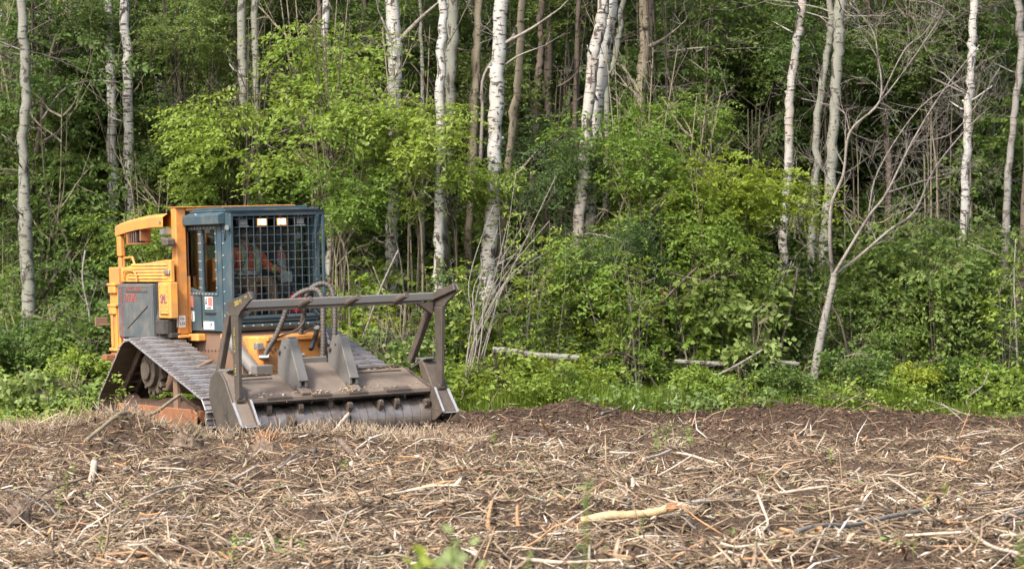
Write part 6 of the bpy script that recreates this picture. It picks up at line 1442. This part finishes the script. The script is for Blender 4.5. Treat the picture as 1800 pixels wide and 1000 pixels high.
# medium sticks anyone would call alike
rg = random.Random(77)
for k in range(110):
    py = rg.uniform(745, 1000); px = rg.uniform(-10, 1810)
    if 160 < px < 800 and py < 800: continue
    c0 = gat(px, py); L_ = rg.uniform(.14, .42); a = rg.gauss(0, .5) + (math.pi if rg.random() < .5 else 0) ; r0 = rg.uniform(.004, .011) * (1.3 if py < 820 else 1)
    up_ = rg.choice([.02, .06, .1, .5]) if rg.random() < .5 else .03
    d = Vector((math.cos(a), math.sin(a) * .8, up_)); pts = [c0 + Vector((0, 0, .03)) + d * L_ * t_ + Vector((rg.gauss(0, .008), rg.gauss(0, .012), rg.gauss(0, .012))) for t_ in (0, .33, .66, 1)]
    for p in pts: p.z = max(p.z, float(gz(p.x, p.y)) + .025)
    b0 = pts[0].copy(); mb = MB(); mb.tube([p - b0 for p in smooth_pts(pts, 2)], [r0, r0 * 1.1, r0, r0 * 1.05, r0 * .8, r0 * .7, r0 * .3], 5)
    mk = rg.choice(['wood_white', 'wood_bark', 'wood_orange', 'wood_bark', 'wood_grey', 'wood_white', 'wood_olive']); o = mb.build('loose_stick', M[mk], None, smooth=True); o.location = b0
    placed_low(o, {'wood_white': 'pale', 'wood_bark': 'brown', 'wood_orange': 'orange', 'wood_grey': 'grey', 'wood_olive': 'olive'}[mk] + (' loose stick' if d.z < .3 else ' upright stick'), px, py)
    tag(o, 'loose broken stick lying on the shredded wood of the clearing', 'stick', 'loose sticks scattered over the clearing')
# short thick chunks
for k in range(46):
    py = rg.uniform(765, 990); px = rg.uniform(0, 1800)
    if 350 < px < 800 and py < 790: continue
    c0 = gat(px, py); a = rg.uniform(0, 6.28); L_ = rg.uniform(.06, .16); r0 = rg.uniform(.008, .018); d = Vector((math.cos(a), math.sin(a), rg.uniform(-.2, .9))).normalized(); q = d.cross(Vector((0, 0, 1))).normalized(); u3 = q.cross(d)
    V_ = []; m_ = MB()
    for t_, f in ((0, .6), (.15, 1), (.8, .9), (1, .3)):
        for i in range(5):
            b_ = 6.283 * i / 5; j = rg.uniform(.8, 1.2); V_.append(d * L_ * (t_ + rg.uniform(-.05, .05)) + (q * math.cos(b_) * 1.3 + u3 * math.sin(b_) * .6) * r0 * f * j)
    m_.add(V_, [tuple(r * 5 + x_ for x_ in (i, (i + 1) % 5, (i + 1) % 5 + 5, i + 5)) for r in range(3) for i in range(5)] + [(4, 3, 2, 1, 0), (15, 16, 17, 18, 19)])
    mk = rg.choice(['wood_white', 'wood_yellow', 'wood_orange', 'wood_bark', 'wood_white']); o = m_.build('wood_chunk', M[mk], None); o.location = c0; placed_low(o, {'wood_white': 'pale', 'wood_yellow': 'yellow', 'wood_orange': 'orange', 'wood_bark': 'brown'}[mk] + ' split chunk', px, py); tag(o, 'short split chunk of wood lying in the shredded wood', 'wood chunk', 'split wood chunks over the clearing')
# leafy torn tops in the brush pile
for (px, py, lb) in ((1165, 788, 'torn leafy branch tip at the left of the brush pile'), (1215, 782, 'torn leafy branch tip at the right of the brush pile'), (1190, 770, 'torn leafy branch tip on the crest of the brush pile'), (440, 985, 'torn leafy tip pressed into the chips at the bottom left')):
    c0 = gat(px, py); root = empty('leafy_tip', c0, label=lb, cat='branch'); m_ = MB(); branch_rec(m_, (0, 0, 0), (rg.gauss(0, 1), 0, .5), .35, .006, 1, 3, .5, (2, 3), .05, rg); m_.build('twigs', M['twig_dark'], root)
    P = RNG.normal(0, 1, (16, 3)) * np.array([.16, .1, .06]) + np.array([0, 0, .06]); V, F, T = sprays(P, RNG.normal(0, 1, P.shape), 5, .14, .055, .2, RNG, .8, .55); mesh_np('leaves', V, F, M['leaf_pale'], root, False, T * .6)['kind'] = 'stuff'
# torn fibrous stump in front of the track
def fibre_clump(label, px, py, n, rad, hgt, mat, seed, lift=0):
    rgd = random.Random(seed); c0 = gat(px, py, lift); root = empty('shredded_stump', c0, label=label, cat='stump'); groups = [MB(), MB()]
    for k in range(n):
        a = rgd.uniform(0, 6.283); r = rgd.uniform(0, rad * .4); b0 = Vector((math.cos(a) * r, math.sin(a) * r, rgd.uniform(-.03, hgt * .3))); d = Vector((rgd.gauss(0, .6), rgd.gauss(0, .5), rgd.uniform(.1, 1.1))).normalized(); L_ = rgd.uniform(.4, 1.0) * hgt
        mid = b0 + d * L_ * .5 + Vector((rgd.gauss(0, .02), 0, rgd.gauss(0, .02))); groups[k % 2].tube([b0, mid, b0 + d * L_ + Vector((rgd.gauss(0, .03), 0, -.02))], [rgd.uniform(.004, .012), .006, .002], 4, cap=False)
    f_ = groups[0].build('torn_fibres', M[mat], root); f_['kind'] = 'stuff'; f_ = groups[1].build('bark_strips', M['wood_bark'], root); f_['kind'] = 'stuff'
    m_ = MB(); m_.tube([(0, 0, -.05), (.01, 0, hgt * .25), (.02, 0, hgt * .45)], [rad * .45, rad * .38, rad * .15], 9); m_.build('stump_core', M['wood_bark'], root)
fibre_clump('shredded pale stump with hairy fibres standing before the orange track frame', 206, 762, 200, .24, .44, 'wood_white', 3, .05)
fibre_clump('low clump of torn fibres heaped in front of the left end plate', 330, 775, 120, .4, .26, 'wood_olive', 4)
fibre_clump('splintered pale stub in the brush pile in the dark soil', 1185, 800, 60, .2, .22, 'wood_white', 5)
fibre_clump('torn fibre clump at the lower left edge of the rotor', 470, 785, 130, .4, .24, 'wood_orange', 6)
fibre_clump('torn dark root clump in the left foreground', 30, 905, 60, .25, .2, 'wood_bark', 7)
# fringe of torn stalks in front of the rotor
rng = np.random.default_rng(91); n = 4600; x = rng.uniform(-6.4, -.3, n); y = 28.9 + rng.normal(0, .30, n) + .35 * np.clip((x + 3.3) / 2, -1, 1.2)
D = np.stack([rng.normal(0, .6, n), rng.normal(0, .5, n), rng.uniform(.1, 1.1, n)], 1); L = rng.uniform(.04, .22, n); R = rng.uniform(.0018, .0055, n)
V, F = sticks_np(np.stack([x, y, gz(x, y) + rng.uniform(-.01, .10, n)], 1), D, L, R, rng.normal(0, .08, n), rng); tag(mesh_np('torn_stalks', V, F, M['chips'], None, False, np.repeat(rng.uniform(.35, .98, n), 9)), kind='stuff')

rg = random.Random(55)
for k in range(40):
    y = rg.uniform(33.8, 35.9); x = rg.uniform(-1.0, 8.0); c0 = Vector((x, y, float(gz(x, y)) + .04)); mb = MB(); a = rg.gauss(0, .5) + rg.choice((0, math.pi)); branch_rec(mb, (0, 0, 0), (math.cos(a), math.sin(a) * .5, rg.uniform(0, .35)), rg.uniform(.25, .8), rg.uniform(.006, .012), 1, 4, .5, (1, 3), .02, rg)
    mk = rg.choice(['twig_grey', 'twig_tan', 'twig_dark', 'wood_bark']); rgc = {'twig_grey': 'grey', 'twig_tan': 'tan', 'twig_dark': 'dark', 'wood_bark': 'brown'}[mk]; o = mb.build('edge_twig', M[mk], None); o.location = c0; tag(o, 'broken twig thrown onto the weeds along the edge of the dark soil', 'twig', 'broken twigs along the soil edge'); placed_low(o, rgc + ' broken edge twig', 900 + x * FPX / y, 700)

# bits thrown up by the rotor
rng = np.random.default_rng(8); n = 170; u_ = rng.uniform(-1.2, 1.7, n); v_ = rng.uniform(-.5, .35, n); zz = np.abs(rng.normal(0, .16, n)) + .06
x = -1.9 + u_ * math.cos(R_(33)) - v_ * math.sin(R_(33)); y = 30 + u_ * math.sin(R_(33)) + v_ * math.cos(R_(33)); L = rng.uniform(.006, .03, n)
V, F = shards_np(np.stack([x, y, zz + gz(x, y)], 1), unit(rng.normal(0, 1, (n, 3))), L, L * .2, rng); tag(mesh_np('flying_chips', V, F, M['chips'], None, False, np.repeat(rng.uniform(.2, 1, n), 4)), kind='stuff')
# ---- tiny weeds on the clearing
rg = random.Random(4)
def weed(px, py, h, label, mat='leaf_lime', nleaf=9, ll=.05, group=None, ground=None):
    c0 = gat(px, py) if ground is None else ground; root = empty('weed', c0, label=label, cat='weed', group=group); m_ = MB()
    m_.tube([(0, 0, -.02), (rg.gauss(0, .01), 0, h * .5), (rg.gauss(0, .02), 0, h)], [.003, .0025, .0015], 4); m_.build('stem', M['grass'], root)
    P = np.zeros((nleaf, 3)); P[:, 2] = np.linspace(h * .25, h, nleaf); a = np.arange(nleaf) * 2.4; D_ = np.stack([np.cos(a), np.sin(a), np.full(nleaf, .35)], 1)
    V, F = leaves_np(P, unit(D_), unit(np.array([[0, 0, 1.0]]) + RNG.normal(0, .3, (nleaf, 3))), np.full(nleaf, ll) * RNG.uniform(.7, 1.2, nleaf), np.full(nleaf, ll * .55)); mesh_np('leaves', V, F, M[mat], root, False, np.repeat(RNG.uniform(.2, 1, nleaf), 4))
    return root
weed(118, 868, .18, 'bright green weed in the left foreground beside the white torn slab')
weed(104, 905, .20, 'thin green weed stem left of centre in the left foreground')
weed(408, 990, .10, 'single tiny green leafed weed at the bottom edge on the left', nleaf=4)
weed(868, 782, .12, 'small weed in the dark soil right of the rotor head')
weed(1460, 818, .12, 'small green weed in the right middle field')
weed(1660, 878, .12, 'green weed near the dark hollow on the right', nleaf=12)
weed(1155, 800, .16, 'green sprig at the left of the brush pile', 'leaf_pale', 12)
weed(1210, 780, .18, 'green leafy sprig on the right of the brush pile', 'leaf_pale', 14, .07)
for k in range(16):
    wx, wy = rg.uniform(20, 1790), rg.uniform(790, 985); o = weed(wx, wy, rg.uniform(.05, .12), 'tiny green weed growing through the shredded wood', 'leaf_lime', 6, .04, 'tiny weeds over the clearing'); placed_low(o, 'tiny green weed', wx, wy)
# near plants, out of focus
def near_plant(px, py, Y, label, leaves, mat, ll, seed, name='leafy_stalk'):
    rgd = random.Random(seed); tip = at(px, py, Y); g = float(gz(tip.x, Y)); root = empty(name, (tip.x, Y, g), label=label, cat='plant'); h = tip.z - g; m_ = MB()
    m_.tube(smooth_pts([(.03, .02, -.02), (.02, 0, h * .5), (0, 0, h)], 4), [.005 - .0004 * k for k in range(9)], 5); m_.build('stem', M['grass'], root)
    P = []; D_ = []
    for (lx, ly, sz) in leaves:
        q = at(lx, ly, Y) - Vector((tip.x, Y, g)); P.append((q.x, rgd.gauss(0, .02), q.z)); D_.append((rgd.gauss(0, .8), rgd.gauss(0, .3), rgd.uniform(.1, .8)))
    P = np.array(P); n = len(P); sz = np.array([l[2] for l in leaves]) * Y / FPX
    D_ = unit(np.array(D_)); V, F = leaves_np(P - D_ * sz[:, None] * .5, D_, unit(RNG.normal(0, .3, (n, 3)) + np.array([0, -1, .4])), sz, sz * .62)
    mesh_np('leaves', V, F, M[mat], root, False, np.repeat(RNG.uniform(.5, 1, n), 4)); t_ = MB()
    for p in P: t_.tube([(0, 0, max(.0, p[2] - .05)), tuple(p)], .0018, 3)
    t_.build('leaf_stalks', M['grass'], root)
near_plant(793, 935, 6.5, 'blurred green sprig nearest the camera at the bottom, the one with the larger leaves', [(793, 975, 44), (786, 928, 26), (802, 952, 20), (835, 950, 24), (812, 980, 30), (770, 988, 34), (848, 992, 24), (797, 990, 40)], 'leaf_pale', .05, 1)
near_plant(738, 965, 6.2, 'blurred yellow green sprig at the bottom, left one', [(738, 972, 34), (730, 962, 26), (716, 985, 26), (748, 985, 30), (762, 993, 28), (735, 996, 30)], 'leaf_yellow', .05, 2)
near_plant(1030, 840, 5.5, 'blurred thin grass stalk before the peeled yellow log', [(1040, 850, 16), (1028, 880, 18), (1024, 930, 14), (1018, 960, 16), (1010, 990, 18)], 'leaf_mid', .04, 3, 'grass_stalk')
near_plant(1795, 935, 5.5, 'blurred thin grass stalk at the right border', [(1792, 940, 12), (1789, 960, 16), (1790, 985, 14)], 'leaf_mid', .04, 4, 'grass_stalk')
near_plant(930, 965, 5.5, 'blurred faint grass stalk at the bottom left of the yellow log', [(932, 972, 14), (926, 990, 14)], 'leaf_mid', .04, 5, 'grass_stalk')

settle_labels()
